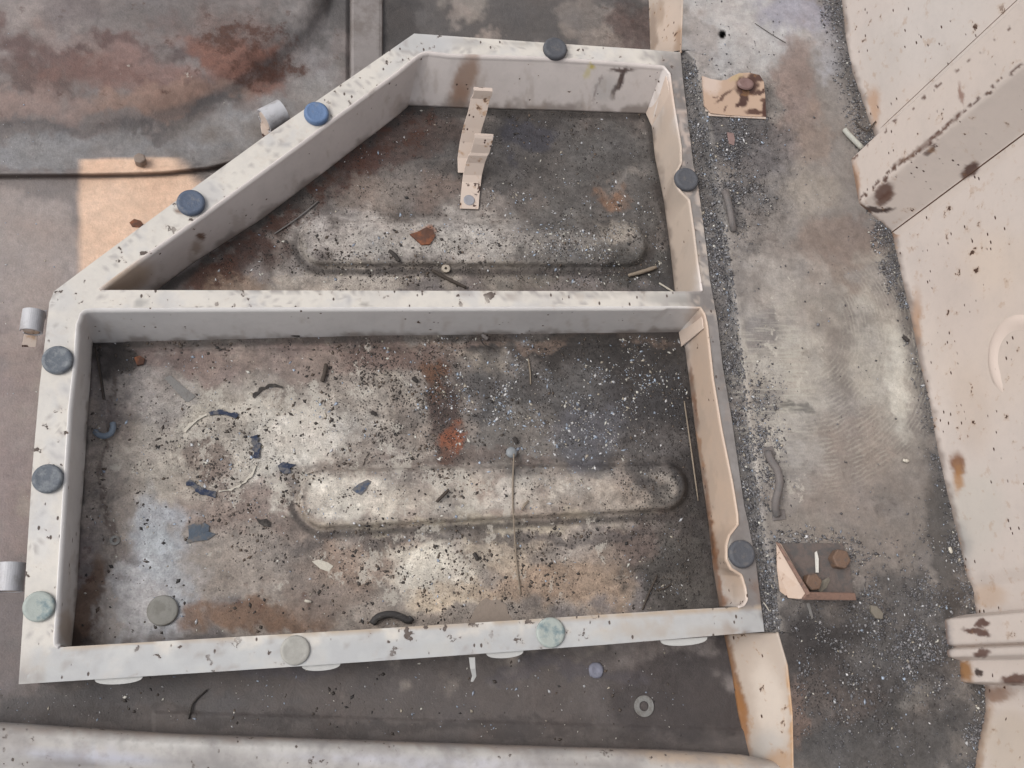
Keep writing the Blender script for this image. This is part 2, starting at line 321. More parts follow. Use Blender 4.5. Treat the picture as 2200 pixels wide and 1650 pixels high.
# ------------------------------------------------------------------ floor
FB = [ (800, 1560, 1100, 230, 2, (90, 83, 82), 1, .2), # outside left
 (60, 1000, 130, 420, 0, (134, 117, 115), .85), (60, 560, 120, 160, 0, (150, 138, 134), .8), (20, 1350, 120, 120, 0, (104, 98, 100), .7),
 (40, 900, 90, 60, 0, (138, 126, 124), .5), (50, 760, 60, 60, 0, (142, 126, 120), .5),
 # hump
 (300, 100, 520, 190, 0, (116, 106, 105), .9), (60, 60, 130, 80, 0, (142, 132, 130), .6), (230, 130, 210, 44, 14, (98, 70, 66), .85), (90, 170, 90, 40, 20, (90, 68, 64), .8), (330, 150, 130, 22, 8, (128, 110, 108), .7), (160, 95, 90, 20, 30, (134, 118, 114), .7), (400, 120, 60, 26, 0, (86, 70, 70), .8),
 (520, 115, 140, 66, 15, (118, 76, 62), .95), (600, 135, 60, 25, 10, (84, 56, 48), .8), (300, 170, 200, 40, 6, (122, 88, 80), .6), (330, 215, 190, 30, -4, (138, 108, 94), .8), (60, 225, 140, 40, 0, (136, 114, 108), .8),
 (420, 40, 200, 40, 0, (104, 98, 98), .7), (660, 60, 60, 110, 0, (122, 118, 119), .8), (150, 20, 60, 30, 0, (104, 92, 92), .6),
 # grey slope and ledge, with the crease's shade and a highlight painted in
 (250, 318, 520, 36, -3, (122, 121, 124), 1, .3), (540, 270, 110, 55, -30, (134, 135, 139), .9), (400, 250, 130, 14, -16, (86, 82, 84), .8), (150, 272, 200, 8, 0, (98, 92, 94), .6),
 (690, 190, 60, 60, 0, (136, 134, 134), .7), (470, 330, 60, 30, 0, (108, 110, 114), .6),
 # behind the frame, top; the dark shadow right of the floor strip is painted in
 (1100, 30, 400, 110, 0, (88, 84, 84), 1, .3), (990, 10, 40, 40, 0, (136, 128, 122), .8), (970, 40, 22, 22, 0, (140, 130, 125), .7), (1270, 30, 60, 40, 10, (122, 114, 110), .7), (1060, 78, 40, 22, 0, (148, 134, 126), .8),
 (1350, 60, 50, 60, 0, (92, 74, 70), .8), (860, 40, 30, 90, 0, (66, 62, 62), .8), (1130, 60, 60, 30, 0, (84, 80, 80), .7), (1290, 75, 60, 22, 0, (138, 126, 118), .6),
 # upper bay
 (1000, 420, 620, 240, 0, (112, 104, 100), 1, .3), (1180, 340, 330, 110, 0, (84, 80, 79), .95), (1320, 400, 130, 130, 0, (88, 85, 84), .9), (820, 300, 110, 60, -25, (82, 60, 55), .85),
 (730, 395, 80, 45, -35, (78, 50, 44), .9), (900, 280, 80, 45, 0, (80, 66, 62), .8), (560, 520, 110, 40, -35, (70, 48, 42), .95), (450, 590, 70, 30, -30, (90, 56, 42), .9), (640, 430, 90, 40, -38, (92, 84, 80), .7),
 (790, 420, 110, 45, -20, (132, 120, 112), .8), (940, 395, 60, 40, 0, (128, 108, 98), .6), (1140, 290, 60, 34, 0, (58, 58, 70), .8), (1030, 440, 60, 30, 0, (132, 122, 116), .7),
 (880, 520, 270, 54, 0, (166, 160, 155), .95), (740, 515, 100, 50, 0, (158, 150, 146), .7), (760, 600, 200, 26, 0, (166, 156, 146), .9), (520, 600, 70, 26, 0, (138, 116, 98), .8),
 (1260, 530, 160, 70, 0, (98, 95, 93), .9), (1330, 495, 42, 20, 12, (150, 142, 132), .8), (1390, 590, 110, 50, 0, (76, 74, 72), .9), (1130, 600, 100, 28, 0, (118, 112, 104), .7),
 (1300, 428, 30, 22, -30, (132, 98, 74), .9), (1340, 390, 50, 10, -35, (118, 112, 108), .7), (915, 510, 26, 18, -20, (138, 84, 54), .95, .3), (1425, 350, 24, 110, 0, (66, 58, 56), .8), (1090, 238, 330, 16, 0, (66, 62, 62), .8),
 # lower bay
 (830, 1030, 720, 370, 0, (142, 132, 124), 1, .15), (470, 960, 190, 150, 0, (160, 153, 143), .8), (660, 930, 140, 70, -25, (192, 188, 181), .9), (590, 980, 60, 40, -30, (200, 196, 188), .8), (500, 1000, 40, 14, -20, (204, 198, 186), .8), (560, 880, 90, 24, -10, (176, 170, 160), .7), (420, 900, 60, 20, -20, (172, 164, 150), .6), (850, 830, 50, 12, 40, (188, 178, 164), .8), (560, 1000, 90, 60, -30, (176, 170, 160), .7),
 (400, 780, 170, 40, 8, (118, 98, 94), .8), (640, 765, 150, 40, 0, (132, 114, 106), .8), (330, 850, 100, 70, 0, (142, 136, 134), .7), (520, 1085, 150, 60, 0, (128, 108, 100), .7),
 (800, 870, 160, 60, 10, (148, 139, 130), .7), (1040, 765, 60, 26, 0, (172, 158, 140), .8), (880, 765, 120, 40, 0, (112, 88, 80), .8), (430, 990, 46, 36, 0, (106, 88, 80), .7),
 (340, 1220, 80, 150, 0, (150, 156, 166), .9), (350, 1190, 44, 60, 0, (162, 170, 178), .6), (280, 1300, 60, 90, 0, (164, 164, 168), .8), (230, 1330, 30, 60, 0, (150, 136, 124), .5),
 (480, 1230, 100, 60, 0, (138, 128, 120), .7), (560, 1320, 150, 32, -4, (112, 80, 56), .85), (690, 1260, 120, 50, 0, (126, 110, 100), .8), (800, 1200, 120, 50, 0, (146, 124, 108), .8), (640, 1180, 60, 50, 0, (120, 110, 104), .7),
 (930, 1220, 110, 70, 0, (196, 188, 174), .9), (905, 1210, 40, 30, 0, (206, 200, 186), .8), (960, 1285, 60, 14, 8, (200, 192, 176), .8), (980, 1270, 110, 30, 0, (176, 156, 132), .8), (1220, 1245, 170, 60, 0, (156, 132, 110), .85), (1060, 1180, 80, 40, 0, (168, 154, 136), .7), (1300, 1180, 90, 40, 0, (150, 132, 118), .7),
 (740, 1065, 130, 44, 0, (192, 186, 174), .9), (1000, 1060, 160, 40, 0, (168, 158, 146), .8), (1260, 1065, 200, 36, 0, (156, 144, 132), .85), (1100, 1060, 60, 30, 0, (140, 118, 108), .6), (1040, 1120, 260, 10, -2, (170, 160, 142), .8), 
 (1240, 850, 290, 130, 0, (84, 82, 83), .97), (1400, 820, 110, 170, 0, (68, 66, 69), .9), (1250, 742, 270, 26, 0, (66, 60, 58), .9), (1490, 1040, 50, 280, 0, (48, 46, 48), .95), (1440, 900, 60, 170, 0, (60, 58, 60), .8), (1330, 770, 170, 34, 0, (58, 54, 53), .85), (1400, 960, 100, 60, 0, (84, 80, 80), .9),
 (1130, 940, 90, 60, 0, (112, 107, 103), .8), (1270, 925, 90, 55, -20, (92, 92, 100), .7), (1380, 1020, 50, 16, 0, (80, 76, 76), .8), (1450, 1230, 110, 130, -20, (80, 76, 73), .95), (1370, 1160, 60, 50, 0, (104, 88, 82), .8),
 (955, 870, 46, 100, -8, (76, 60, 56), .95), (940, 800, 34, 40, 0, (104, 72, 50), .8), (972, 940, 30, 24, -10, (142, 78, 44), .98, .3), (935, 800, 26, 46, 0, (112, 76, 52), .7), (960, 975, 14, 14, 0, (126, 74, 44), .8), (1060, 1145, 430, 12, -2, (84, 78, 78), .7),
 (245, 765, 60, 44, 0, (60, 54, 52), .95), (190, 1000, 20, 200, 2, (138, 128, 122), .7), (190, 1280, 26, 90, 2, (110, 82, 62), .85), (175, 1370, 30, 30, 0, (62, 48, 40), .9), (228, 1000, 5, 260, 2, (96, 82, 76), .8),
 (1020, 730, 430, 11, 0, (126, 104, 90), .6), (700, 735, 300, 10, 0, (116, 98, 94), .7), (860, 905, 30, 24, 0, (84, 78, 76), .6), (1000, 980, 200, 12, 0, (104, 84, 76), .5),
 # outer channel
 (1480, 1490, 150, 110, 0, (66, 60, 61), .9), (300, 1500, 300, 30, 0, (84, 81, 83), .8), (120, 1520, 200, 30, 0, (76, 72, 74), .7), (800, 1550, 700, 14, 2, (70, 64, 64), .7),
 (600, 1440, 120, 20, 0, (84, 80, 88), .6), (1200, 1440, 180, 22, 0, (80, 76, 84), .6),
]
# wear blobs use rgb/255 as densities (light, dark, rust)
FW = [(830, 1030, 720, 370, 0, (120, 150, 60), 1, .15), (650, 930, 230, 120, 0, (215, 130, 20), .9), (900, 1220, 260, 90, 0, (185, 170, 70), .9), (860, 860, 170, 120, 20, (175, 225, 110), .9), (500, 1000, 150, 120, 0, (175, 200, 60), .9),
 (800, 1060, 300, 50, 0, (190, 150, 20), .8), (1240, 850, 290, 140, 0, (20, 200, 30), .95), (1450, 1100, 110, 300, 0, (10, 235, 30), .9), (340, 1220, 110, 160, 0, (90, 90, 10), .9), (1250, 1230, 190, 80, 0, (150, 190, 120), .8),
 (560, 1310, 160, 50, 0, (60, 90, 190), .8), (190, 1280, 40, 110, 0, (30, 90, 220), .8), (960, 880, 60, 130, 0, (90, 235, 110), .9), (400, 780, 200, 50, 0, (80, 120, 130), .8),
 (1000, 420, 620, 240, 0, (60, 170, 90), 1, .3), (560, 520, 200, 60, -35, (30, 190, 250), .9), (800, 320, 150, 70, -25, (40, 180, 230), .9), (880, 550, 300, 80, 0, (90, 190, 30), .9), (1300, 560, 180, 90, 0, (30, 230, 20), .9),
 (300, 120, 560, 200, 0, (80, 40, 120), 1, .2), (250, 320, 520, 40, -3, (30, 60, 10), 1, .3), (540, 110, 120, 70, 15, (40, 90, 220), .9), (1350, 50, 80, 80, 0, (40, 130, 160), .8)]
uu = dense(-1500, 1720, 4, -40, 1720, 90); vv = dense(-1500, 2000, 4, -40, 1680, 90)
U, Vv = np.meshgrid(uu, vv)
st = paint(U, Vv, (118, 110, 109), FB)
# grime, pale tops and tan lower sides that follow the beads
jit = (fbm(U, Vv, 30, 71)-.5)*14
for (a_, b_, ra, rb, top, rim_) in (((702, 1072), (1425, 1046), 68, 56, (190, 184, 174), (158, 146, 128)), ((695, 521), (1345, 526), 54, 50, (160, 154, 148), (128, 122, 112))):
    dd = capsule(U, Vv, a_, b_, ra, rb)
    brk = sst(fbm(U, Vv, 70, 73), .36, .56)
    lf = 1-sst(U, 950, 1330)
    for m_, col in (((1-sst(dd+jit*.5, -34, -18))*(.30+.45*lf)*brk, top), ((1-sst(np.abs(dd+9), 4, 12))*.42*(.15+.85*lf)*sst(Vv-a_[1]+20, -10, 40), rim_), ((1-sst(np.abs(dd-9+jit*.5), 2, 13))*.80*sst(Vv-(a_[1]-ra*.2), -20, 30), (66, 60, 58)), ((1-sst(np.abs(dd-7+jit*.4), 1, 7))*.35, (84, 76, 72))):
        st = st*(1-m_[..., None])+lin(col)*m_[..., None]
hv_ = np.interp(U, [p[0] for p in HUMP], [p[1] for p in HUMP])  # soft shading along the hump's lower edge, painted into the floor colour
m_ = (1-sst(np.abs(Vv-hv_-12+jit*.4), 4, 24))*(U < 700)*.62*(.5+.5*sst(U, 100, 420)); st = st*(1-m_[..., None])+lin((84, 80, 82))*m_[..., None]
# black grime where the tray walls meet the floor
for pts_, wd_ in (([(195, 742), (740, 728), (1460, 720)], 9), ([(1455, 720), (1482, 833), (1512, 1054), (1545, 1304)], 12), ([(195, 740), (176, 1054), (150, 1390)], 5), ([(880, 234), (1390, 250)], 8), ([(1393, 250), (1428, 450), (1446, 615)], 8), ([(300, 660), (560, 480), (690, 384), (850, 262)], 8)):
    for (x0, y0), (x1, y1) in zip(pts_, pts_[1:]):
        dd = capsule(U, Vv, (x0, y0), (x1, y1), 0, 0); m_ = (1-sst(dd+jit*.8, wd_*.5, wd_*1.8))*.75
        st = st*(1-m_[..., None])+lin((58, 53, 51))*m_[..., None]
# warm patch of sunlight beside the frame, painted into the floor colour, feathered edge
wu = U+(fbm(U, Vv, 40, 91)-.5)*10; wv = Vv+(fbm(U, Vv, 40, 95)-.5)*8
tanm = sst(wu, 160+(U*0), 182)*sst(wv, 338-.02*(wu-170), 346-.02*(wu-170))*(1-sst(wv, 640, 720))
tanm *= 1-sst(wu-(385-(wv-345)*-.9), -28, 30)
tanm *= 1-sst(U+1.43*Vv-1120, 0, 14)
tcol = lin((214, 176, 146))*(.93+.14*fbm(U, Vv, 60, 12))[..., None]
lipd = (1-sst(np.abs(Vv-pl(U, LIP)-2), 2, 8))*(U < 560)*1.35
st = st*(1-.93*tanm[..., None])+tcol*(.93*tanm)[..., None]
st = st*(1-.62*lipd[..., None])+lin((72, 54, 46))*(.62*lipd)[..., None]
we = paint(U, Vv, (60, 60, 60), [])*0
def wear(U, Vv, base, blobs):
    g = paint(U, Vv, (0, 0, 0), [])*0+np.array(base)/255
    wu = U+(fbm(U, Vv, 90, 31)-.5)*60; wv = Vv+(fbm(U, Vv, 90, 32)-.5)*60
    for cu, cv, ru, rv, ang, rgb, al, *so_ in blobs:
        soft = so_[0] if so_ else .5
        ca, sa = math.cos(math.radians(ang)), math.sin(math.radians(ang))
        x = (wu-cu)*ca+(wv-cv)*sa; y = -(wu-cu)*sa+(wv-cv)*ca
        m = (1-sst(np.hypot(x/ru, y/rv), 1-soft, 1+soft))[..., None]*al
        g = g*(1-m)+np.array(rgb)/255*m
    return g
we = wear(U, Vv, (45, 22, 30), FW)
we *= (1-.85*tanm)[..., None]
M_floor = mat_stained('weathered floor metal')
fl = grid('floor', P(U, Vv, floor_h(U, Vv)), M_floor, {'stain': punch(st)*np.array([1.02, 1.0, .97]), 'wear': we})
tag(fl, 'worn pressed metal floor with beads, rust and dust', kind='structure')

# ------------------------------------------------------------------ raised platform on the right
RIMR = [(112, 1462), (170, 1467), (356, 1490), (407, 1501), (560, 1521), (596, 1524), (688, 1541), (783, 1552), (901, 1572), (1088, 1599), (1117, 1606), (1202, 1623), (1357, 1642)]
WALLB = [(-900, 1760), (-400, 1795), (0, 1810), (85, 1820), (153, 1833), (210, 1852), (251, 1866), (300, 1884), (458, 1912), (499, 1918), (562, 1932), (681, 1959), (783, 1979), (867, 2000), (969, 2017), (1088, 2044), (1141, 2057), (1236, 2078), (1263, 2092), (1310, 2098), (1420, 2112), (1524, 2120), (1580, 2108), (1647, 2097), (2200, 2080)]
vr = np.unique(np.r_[np.arange(-900, -40, 60), np.arange(-40, 1700, 5), np.arange(1700, 2300, 60), [108, 111, 1357, 1361]])
uL = np.where(vr < 110, pl(vr, [(-900, 1420), (-400, 1440), (0, 1468), (110, 1464)]), np.where(vr < 1359, pl(vr, RIMR)-14, pl(vr, [(1359, 1673), (1430, 1693), (1531, 1703), (1647, 1705), (2300, 1710)])))
uR = pl(vr, WALLB)+6
STEPL = [(-900, 1420), (110, 1472), (130, 1490), (250, 1512), (400, 1542), (540, 1562), (681, 1582), (803, 1596), (901, 1606), (1020, 1623), (1158, 1640), (1260, 1662), (1361, 1672), (2300, 1672)]
s = np.linspace(0, 1, 110)[None, :]
PU = uL[:, None]*(1-s)+uR[:, None]*s; PV = vr[:, None]+0*s
gut = (PV > 109) & (PV < 1360)
hz = HP-.006*(1-sst(PU-pl(PV, STEPL), -7, 4))*gut+.0006*(fbm(PU, PV, 140, 44)-.5)
hz = hz+.0005*(1-sst(np.abs(PU-pl(PV, STEPL)-9), 0, 9))*gut
hz = hz-.014*(1-sst(np.hypot(PU-1552, PV-75), 5, 9))       # drilled drain hole
PB = [(1600, 60, 150, 110, 0, (154, 156, 160), .95), (1720, 30, 90, 40, 0, (128, 130, 148), .8), (1780, 120, 40, 60, 0, (140, 144, 154), .7), (1510, 90, 30, 60, 0, (136, 130, 128), .7),
 (1710, 200, 44, 100, 0, (124, 108, 103), .9), (1745, 300, 60, 60, 0, (126, 112, 104), .8), (1640, 330, 80, 60, 0, (104, 102, 106), .8), (1560, 280, 60, 90, 0, (84, 84, 88), .9), (1610, 430, 70, 70, 0, (102, 101, 103), .9),
 (1740, 420, 60, 80, 0, (140, 134, 126), .6), (1800, 520, 90, 60, 0, (120, 106, 99), .8), (1790, 620, 80, 50, 0, (120, 108, 100), .8), (1690, 640, 110, 90, 0, (146, 143, 140), .8), (1800, 740, 80, 120, 0, (118, 114, 110), .7),
 (1680, 820, 110, 150, 0, (150, 147, 141), .9), (1900, 800, 70, 200, -6, (146, 144, 138), .8), (1930, 830, 24, 160, -8, (168, 168, 162), .8), (1830, 960, 90, 70, 0, (126, 116, 110), .7), (1700, 1000, 90, 80, 0, (142, 140, 138), .8),
 (1840, 1080, 120, 90, 0, (124, 116, 111), .9), (1960, 1100, 50, 140, -6, (110, 106, 104), .8), (1640, 700, 34, 50, 0, (112, 110, 112), .8), (1640, 860, 40, 40, 0, (104, 103, 104), .7), (1720, 885, 40, 12, 6, (100, 99, 96), .9),
 (1900, 1180, 150, 70, 0, (112, 107, 104), .8), (1850, 1420, 260, 170, 0, (78, 76, 77), .97), (1960, 1350, 130, 90, 0, (84, 83, 84), .9), (1740, 1420, 70, 70, 0, (66, 62, 63), .8), (1850, 1600, 200, 120, 0, (74, 74, 76), .9), (1790, 1370, 90, 30, 0, (58, 56, 58), .8),
 (1800, 1500, 90, 50, 0, (86, 78, 76), .7), (1970, 1500, 30, 40, 10, (104, 103, 102), .8), (1720, 1540, 22, 60, 0, (110, 92, 84), .7), (2040, 1200, 34, 160, -8, (78, 76, 76), .9), (1700, 1130, 100, 26, 0, (122, 117, 112), .7),
 (1560, 700, 20, 620, -9.5, (80, 80, 82), .0)]
pst = paint(PU, PV, (120, 116, 114), PB, warp=34, seed=13)
gd = (1-sst(PU-pl(PV, STEPL), -6, 3))*gut
pst = pst*(1-.85*gd[..., None])+lin((100, 99, 100))*(.85*gd)[..., None]
rl = (1-sst(np.abs(PU-pl(PV, STEPL)-8), 2, 10))*(fbm(PU, PV, 60, 3) > .42)*gut
pst = pst*(1-.25*rl[..., None])+lin((150, 147, 142))*(.25*rl)[..., None]
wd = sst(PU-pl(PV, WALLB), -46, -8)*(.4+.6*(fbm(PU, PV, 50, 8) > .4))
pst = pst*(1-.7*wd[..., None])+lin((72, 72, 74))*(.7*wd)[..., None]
hd = 1-sst(np.hypot(PU-1552, PV-75), 5, 8)
pst = pst*(1-hd[..., None])+lin((30, 28, 28))*hd[..., None]
pwe = wear(PU, PV, (70, 40, 25), [(1850, 1430, 270, 190, 0, (15, 190, 20), .95), (1600, 330, 110, 200, 0, (20, 190, 20), .9), (1560, 800, 30, 600, -9, (10, 230, 10), .8), (1700, 830, 120, 260, 0, (140, 40, 10), .9), (1600, 60, 150, 110, 0, (10, 30, 20), .9)])
rr = np.hypot(PU-1700, PV-700); an = np.degrees(np.arctan2(PV-700, PU-1700))
swm = sst(rr, 95, 130)*(1-sst(rr, 330, 400))*sst(an, -55, -20)*(1-sst(an, 75, 105))
skm = (1-sst(np.hypot((PU-1660)/95, (PV-830)/190), .7, 1.1))
sc = P(1700, 700, HP)
M_plat = mat_stained('scuffed platform metal', swirl=(float(sc[0]), float(sc[1])))
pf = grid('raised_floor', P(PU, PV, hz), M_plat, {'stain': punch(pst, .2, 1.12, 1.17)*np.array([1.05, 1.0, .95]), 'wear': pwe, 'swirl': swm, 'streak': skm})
tag(pf, 'scuffed dusty metal platform beside the tray', kind='structure')

# ------------------------------------------------------------------ paint materials
M_frame = mat_paint('frame enamel', (228, 226, 224), chip=(120, 114, 112), chips=.42, smudge=.30, rough=.42, smc=(176, 174, 173))
M_framewall = mat_paint('frame wall enamel', (222, 214, 208), chip=(104, 88, 78), chips=.12, smudge=.14, rough=.38, rust=.2)
M_cream = mat_paint('cream body enamel', (222, 204, 192), chip=(92, 66, 54), chips=.70, smudge=.16, rough=.45, rust=.4, usestain=True)
M_creamworn = mat_paint('chipped cream enamel', (206, 190, 178), chip=(84, 58, 50), chips=.75, smudge=.08, rough=.42, rust=.6, big=.6)
M_rimworn = mat_paint('worn rim edge', (196, 182, 170), chip=(110, 96, 90), chips=.8, smudge=.9, rough=.55, rust=.5, smc=(126, 118, 116))

# ------------------------------------------------------------------ riser walls of the platform (above and below the tray)
def sheet(name, top, bot, zt, zb, m, n=120, rows=30, base=(182, 168, 156), blobs=(), thick=.002, radius=.004, parent=None):
    T = resample(top, n); Bt = resample(bot, n)
    T3 = P(T[:, 0], T[:, 1], zt); B3 = P(Bt[:, 0], Bt[:, 1], zb)
    t = np.linspace(0, 1, rows)[:, None, None]
    G = T3[None]*(1-t)+B3[None]*t
    u, v = UV(G)
    st = paint(u, v, base, blobs, warp=18, seed=23)
    o = grid(name, G, m, {'stain': st})
    sm = o.modifiers.new('solid', 'SOLIDIFY'); sm.thickness = thick; sm.offset = 0
    if parent is not None: under(o, parent)
    return o
o = sheet('riser_wall', [(1440, -400), (1468, 0), (1464, 112)], [(1385, -290), (1397, 90), (1401, 190)], HP-.0005, -.001, M_cream,
          blobs=[(1440, 60, 40, 60, 0, (198, 180, 166), .9), (1462, 90, 12, 30, 0, (140, 108, 80), .6), (1420, 30, 8, 30, 0, (150, 130, 112), .6), (1405, 80, 10, 60, 0, (130, 112, 98), .7)])
tag(o, 'cream riser wall above the tray at the top edge', 'wall', 'riser walls of the platform')
o = sheet('riser_wall', [(1672, 1358), (1693, 1430), (1704, 1531), (1706, 1647), (1712, 2000)], [(1556, 1362), (1572, 1440), (1586, 1531), (1612, 1640), (1660, 1960)], HP-.0005, -.001, M_cream,
          blobs=[(1578, 1450, 13, 120, -11, (120, 84, 54), .9), (1594, 1560, 15, 110, -12, (150, 104, 62), .85), (1703, 1540, 9, 120, -2, (176, 132, 84), .8), (1655, 1520, 30, 110, -8, (208, 196, 184), .7), (1650, 1620, 40, 50, 0, (176, 172, 168), .7), (1672, 1640, 30, 30, 0, (170, 130, 90), .6)])
tag(o, 'rusty cream riser wall below the bottom right corner of the tray', 'wall', 'riser walls of the platform')

# ------------------------------------------------------------------ tray frame
OUT = [(890, 72), (1175, 92), (1400, 107), (1446, 111)]+[(x, y) for y, x in RIMR]+[(1579, 1362), (1300, 1385), (900, 1414), (500, 1441), (40, 1470), (52, 1290), (61, 1140), (70, 1000), (85, 830), (98, 720), (106, 650), (116, 626), (204, 560), (421, 400), (570, 292), (740, 176)]
UP_DIAG = [(214, 623), (299, 560), (424, 472), (638, 316), (735, 243), (849, 160), (896, 122)]
UP_TOP = [(896, 122), (906, 116), (920, 113), (968, 119), (1171, 125), (1307, 134), (1425, 144)]
UP_RIGHT = [(1425, 144), (1438, 160), (1446, 221), (1462, 316), (1463, 350), (1452, 372), (1450, 390), (1460, 411), (1480, 431), (1490, 500), (1497, 560), (1504, 606), (1507, 626)]
LO_TOP = [(172, 684), (174, 674), (184, 667), (200, 665), (740, 663), (1460, 661), (1504, 662)]
LO_RIGHT = [(1504, 662), (1513, 676), (1518, 698), (1531, 816), (1550, 929), (1572, 1037), (1583, 1105), (1584, 1127), (1566, 1150), (1560, 1171), (1560, 1202), (1570, 1222), (1592, 1236), (1600, 1262), (1604, 1288), (1597, 1300), (1585, 1304)]
LO_BOT = [(1585, 1304), (1460, 1310), (1100, 1333), (740, 1355), (153, 1389), (127, 1391)]
LO_LEFT = [(127, 1391), (119, 1386), (118, 1376), (136, 1090), (149, 884), (160, 783), (166, 698), (172, 684)]
root = empty('storage_tray_frame', V(800, 800, 0), 'white steel tray frame with divider, slanted corner and round rubber buffers on its rim', 'tray frame')
loopsO = [V(x, y, HR) for x, y in OUT]
up = [V(x, y, HR) for x, y in UP_DIAG+UP_TOP[1:]+UP_RIGHT[1:]]
lo = [V(x, y, HR) for x, y in LO_TOP+LO_RIGHT[1:]+LO_BOT[1:]+LO_LEFT[1:-1]]
def plate(name, loops, thick, m, parent=None, bevel=.0006, painter=None):
    """flat plate with holes: first loop outer; thickness downwards"""
    pts = [p for l in loops for p in l]; tri = tessellate_polygon([[Vector((p.x, p.y, 0)) for p in l] for l in loops])
    n = len(pts); vs = [tuple(p) for p in pts]+[(p.x, p.y, p.z-thick) for p in pts]
    fs = [tuple(t) for t in tri]+[tuple(n+i for i in reversed(t)) for t in tri]
    k = 0
    for l in loops:
        c = len(l)
        for i in range(c): j = (i+1) % c; fs.append((k+i, k+j, n+k+j, n+k+i))
        k += c
    bm = bmesh.new(); bv = [bm.verts.new(v) for v in vs]
    for f in fs:
        try: bm.faces.new([bv[i] for i in f])
        except ValueError: pass
    if painter:                                 # fine cuts carry the stain map
        x0, x1 = min(p.x for p in pts), max(p.x for p in pts); y0, y1 = min(p.y for p in pts), max(p.y for p in pts)
        for ax, a_, b_ in ((0, x0, x1), (1, y0, y1)):
            for q in np.arange(a_+.003, b_, .0045):
                c_ = (q, 0, 0) if ax == 0 else (0, q, 0); n_ = (1, 0, 0) if ax == 0 else (0, 1, 0)
                bmesh.ops.bisect_plane(bm, geom=bm.verts[:]+bm.edges[:]+bm.faces[:], plane_co=c_, plane_no=n_, dist=1e-6)
    o = bmobj(name, bm, m, None, bevel=bevel)
    if painter:
        me = o.data; co_ = np.empty(len(me.vertices)*3); me.vertices.foreach_get('co', co_); u, v = UV(co_.reshape(-1, 3))
        for k_, c_ in painter(u, v).items():
            if c_.ndim == 2:
                at = me.color_attributes.new(k_, 'FLOAT_COLOR', 'POINT'); at.data.foreach_set('color', np.concatenate([c_, np.ones((len(c_), 1))], 1).reshape(-1).astype(np.float32))
    if parent is not None: under(o, parent)
    return o
def rimpaint(u, v):
    RB = [(700, 1430, 900, 46, -3.6, (190, 190, 190), .9, .2), (1000, 1400, 300, 30, -3.6, (184, 185, 186), .7), (300, 1425, 120, 20, -3, (196, 197, 199), .7), (100, 1435, 70, 30, 0, (168, 164, 162), .6),
          (60, 1462, 60, 12, 0, (150, 146, 145), .7), (150, 1405, 60, 8, -3, (168, 162, 158), .6), (1480, 1340, 180, 40, -3, (168, 162, 158), .8), (1600, 1330, 50, 50, 0, (150, 138, 130), .85), (1610, 1270, 16, 90, 0, (122, 106, 98), .9),
          (1590, 1120, 18, 130, 5, (142, 134, 128), .8), (1560, 900, 14, 160, 8, (132, 128, 126), .8), (1532, 700, 20, 120, 5, (124, 120, 119), .9), (1500, 645, 60, 18, 0, (130, 127, 126), .9), (1440, 640, 60, 14, 0, (160, 158, 156), .7),
          (1510, 520, 12, 90, 5, (176, 160, 148), .6), (1480, 300, 12, 110, 6, (130, 116, 112), .8), (1472, 200, 14, 60, 6, (134, 126, 122), .9), (1450, 135, 34, 26, 0, (138, 132, 128), .9), (1400, 122, 30, 8, 4, (180, 176, 172), .6),
          (900, 92, 70, 26, 0, (178, 180, 184), .8), (1000, 90, 40, 8, 4, (170, 168, 168), .7), (1130, 96, 30, 6, 4, (168, 166, 164), .7), (850, 140, 40, 14, -38, (190, 190, 192), .6), (1060, 100, 50, 5, 4, (200, 196, 190), .5),
          (130, 640, 40, 30, 0, (198, 198, 200), .6), (120, 720, 30, 30, 0, (196, 196, 198), .6), (1040, 628, 60, 4, 0, (160, 150, 144), .8, .3), (1100, 634, 14, 8, 0, (168, 160, 156), .7), (300, 652, 12, 10, 0, (168, 166, 164), .9, .3), (785, 655, 10, 5, 0, (150, 146, 142), .8, .3),
          (100, 900, 22, 60, 0, (208, 206, 204), .5), (90, 1120, 26, 80, 2, (204, 204, 206), .6), (385, 455, 12, 9, -30, (112, 84, 70), .85, .4), (1250, 634, 120, 6, 0, (176, 172, 168), .6)]
    c = paint(u, v, (212, 208, 203), RB, warp=12, seed=51)*np.array([1.01, .995, .96])
    n_ = fbm(u, v, 40, 81); n2_ = fbm(u, v, 12, 82, 3)
    def lay(m, col):
        nonlocal c
        m = np.clip(m, 0, 1)[:, None]; c = c*(1-m)+lin(col)*m
    right = sst(u-(pl(v, RIMR)-62), 0, 26)*(v > 105)*(v < 1372)
    lay(right*sst(v+n_*60, 110, 190)*(.80+.3*n2_), (122, 117, 115))
    lay(right*(1-sst(np.abs(v-330)+n_*120, 120, 330))*(sst(n2_, .56, .64))*.8, (190, 174, 164))
    lay(right*(1-sst(np.abs(v-560), 60, 190))*sst(n2_, .52, .64)*.7, (196, 184, 172))
    lay(right*sst(v, 1100, 1250)*sst(n_, .4, .6)*.7, (116, 98, 88))
    bot = sst(v-(1391-.0575*(u-127)), -6, 4)*(u > 60)
    lay(bot*.75*sst(n_, .30, .50), (186, 188, 189)); lay(bot*sst(n_, .52, .60)*.35, (172, 172, 174)); lay(bot*sst(n2_*n_, .40, .46)*.6, (160, 154, 150))
    be = (1-sst(np.abs(v-(1391-.0575*(u-127))), 2, 6))*(u > 130); lay(be*.6*sst(n_, .3, .5), (176, 150, 118))
    n3_ = fbm(u, v, 7, 84, 4); edge_ = fbm(u, v, 150, 85)
    lay((1-right)*(1-bot)*sst(n3_, .60, .64)*sst(n_+.25*edge_, .60, .72)*.75, (164, 158, 155))
